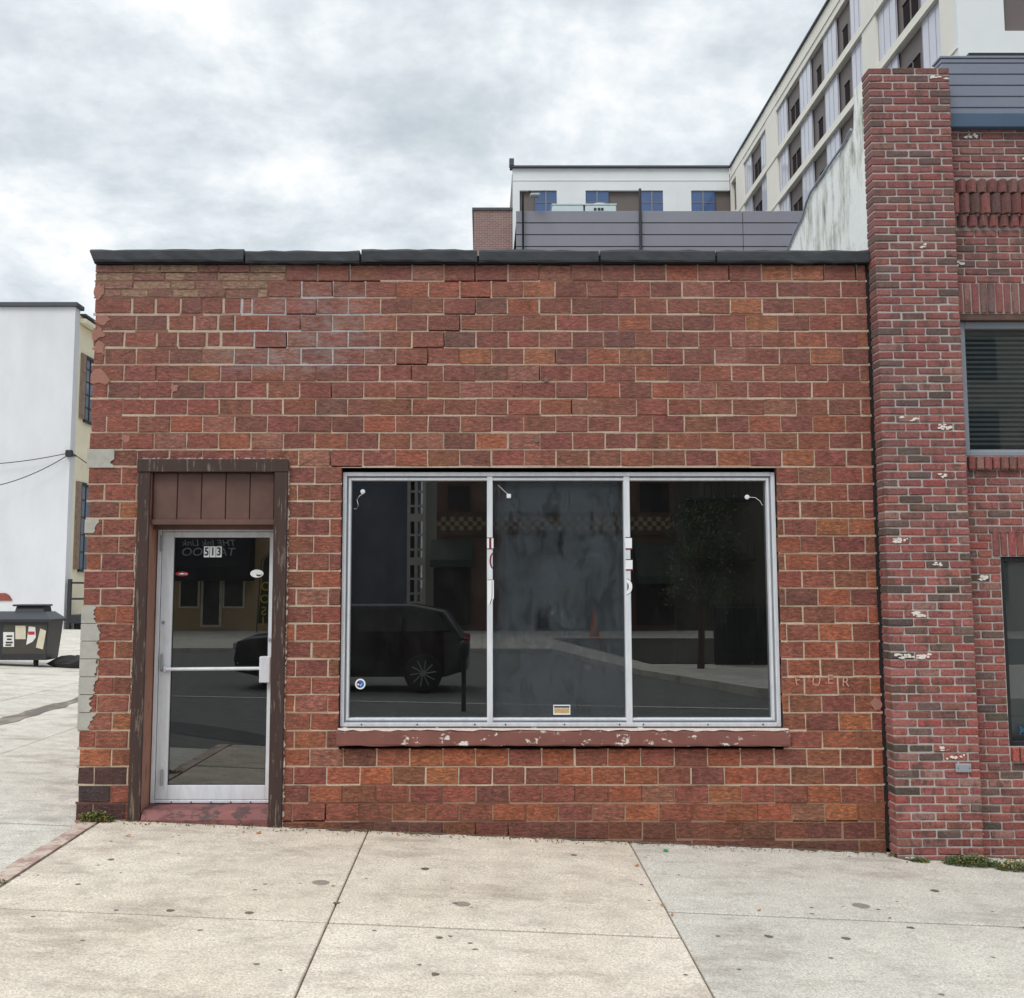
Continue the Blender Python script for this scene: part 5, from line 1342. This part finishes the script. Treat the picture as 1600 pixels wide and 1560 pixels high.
for cx, cy, cz in clus:
    for _ in range(60):
        p = Vector((cx + rr.gauss(0, .2), cy + rr.gauss(0, .2), cz + rr.gauss(0, .18))); d = Vector((rr.uniform(-1, 1), rr.uniform(-1, 1), rr.uniform(-1, 1))).normalized(); s_ = d.orthogonal().normalized()
        mb.add([p, p + d * .05 + s_ * .025, p + d * .1, p + d * .05 - s_ * .025], [(0, 1, 2, 3)])
mb.build('crown', simple('street_tree_leaf', (.05, .09, .03, 1), .7, .3, 4), tree)
# slanting kerb and planted verge at the right corner
mb = MB(); q = [(2.2, -24.9), (3.2, -19), (3.7, -16.6), (5.3, -12.2), (7.5, -10.6), (16, -9.6), (16, -24.9)]
mb.prism(q[::-1], 'z', -.62, -.05); o = mb.build('far_kerb', M_alley); tag(o, kind='structure')

mb = MB(); mb.add([(2.6, -31, -.03), (22, -31, -.03), (22, -18.4, -.03), (4.2, -18.4, -.03)], [(0, 1, 2, 3)]); tag(mb.build('planting_bed', simple('dark_soil', (.03, .03, .022, 1), .95, .3, 2)), kind='structure')
# black estate car parked behind the photographer
car = thing('parked_car', 'black sport utility car parked on the far half of the street', 'car', (-2.55, -13.2, zroad(-2.55, -13.2)), 0)
def carbody():
    mb = MB(); hw = .92
    prof = [(-2.30, .38), (-2.36, .62), (-2.30, .95), (-2.05, 1.06), (-1.30, 1.12), (-.75, 1.60), (-.2, 1.70), (1.2, 1.70), (1.85, 1.58), (2.22, 1.08), (2.32, .85), (2.30, .42), (1.9, .30), (-1.9, .30)]
    rows = []
    for t in (-1, -.94, -.8, 0, .8, .94, 1):
        w_ = hw * t; row = []
        for x, z in prof:
            up_ = clamp((z - 1.05) / .65, 0, 1); row.append((x * (1 - .03 * abs(t) ** 4), w_ * (1 - .22 * up_), z - (.05 * abs(t) ** 6 if z > 1 else 0)))
        rows.append(row)
    n = len(prof); vs = [p for r_ in rows for p in r_]
    fs = [(k * n + i, k * n + (i + 1) % n, (k + 1) * n + (i + 1) % n, (k + 1) * n + i) for k in range(6) for i in range(n)] + [tuple(range(n - 1, -1, -1)), tuple(6 * n + i for i in range(n))]
    mb.add(vs, fs, smooth=False); return mb
carbody().build('body', M_carpaint, car, world=False)
for sgn in (-1, 1):
    for pts in ([(-1.12, 1.16), (-.70, 1.54), (.0, 1.60), (.0, 1.16)], [(.08, 1.16), (.08, 1.60), (1.0, 1.60), (1.0, 1.16)], [(1.08, 1.16), (1.08, 1.59), (1.70, 1.50), (1.95, 1.18)]):
        mb = MB(); vs = [(x, sgn * (.93 * (1 - .22 * clamp((z - 1.05) / .65, 0, 1)) + .006), z) for x, z in pts]
        mb.add(vs + [(a, b - sgn * .02, c) for a, b, c in vs], [tuple(range(4)), (7, 6, 5, 4)] + [((i + 1) % 4, i, 4 + i, 4 + (i + 1) % 4) for i in range(4)]); mb.build('side_window', M_darkwin, car, world=False)
    for x in (-1.45, 1.42):
        mb = MB(); mb.tube([(x, sgn * .70, .37), (x, sgn * .74, .37), (x, sgn * .92, .37), (x, sgn * .95, .37)], [.33, .37, .37, .33], 28); wh = mb.build('wheel', M_tyre, car, world=False)
        mb = MB(); mb.tube([(x, sgn * .93, .37), (x, sgn * .956, .37)], .06, 12)
        for k_ in range(10):
            an = k_ * math.pi / 5; mb.tube([(x + .05 * math.cos(an), sgn * .954, .37 + .05 * math.sin(an)), (x + .25 * math.cos(an + .12), sgn * .954, .37 + .25 * math.sin(an + .12))], .014, 5)
        mb.build('rim', M_chrome, wh, world=False)
    mb = MB(); mb.box(-2.33, -2.12, sgn * .55, sgn * .86, .80, .95, bev=.03); mb.build('headlight', M_plate, car, world=False)
    mb = MB(); mb.box(2.16, 2.31, sgn * .62, sgn * .88, .88, 1.06, bev=.03); mb.build('tail_light', M_tail, car, world=False)
    mb = MB(); mb.box(-.95, -.75, sgn * .93, sgn * 1.10, 1.12, 1.27, bev=.04); mb.build('wing_mirror', M_carpaint, car, world=False)
pm = thing('parking_meter', 'dark parking meter on a post at the road edge', 'parking meter', (-.30, -9.3, zroad(-.3, -9.3)))
mb = MB(); mb.tube([(0, 0, 0), (0, 0, .85)], .04, 10); mb.build('post', M_metalblk, pm, world=False)
mb = MB(); mb.tube([(0, 0, .851), (0, 0, .93), (0, 0, 1.05), (0, 0, 1.12), (0, 0, 1.15)], [.05, .085, .09, .07, .02], 14); mb.build('meter_head', M_metalblk, pm, world=False)
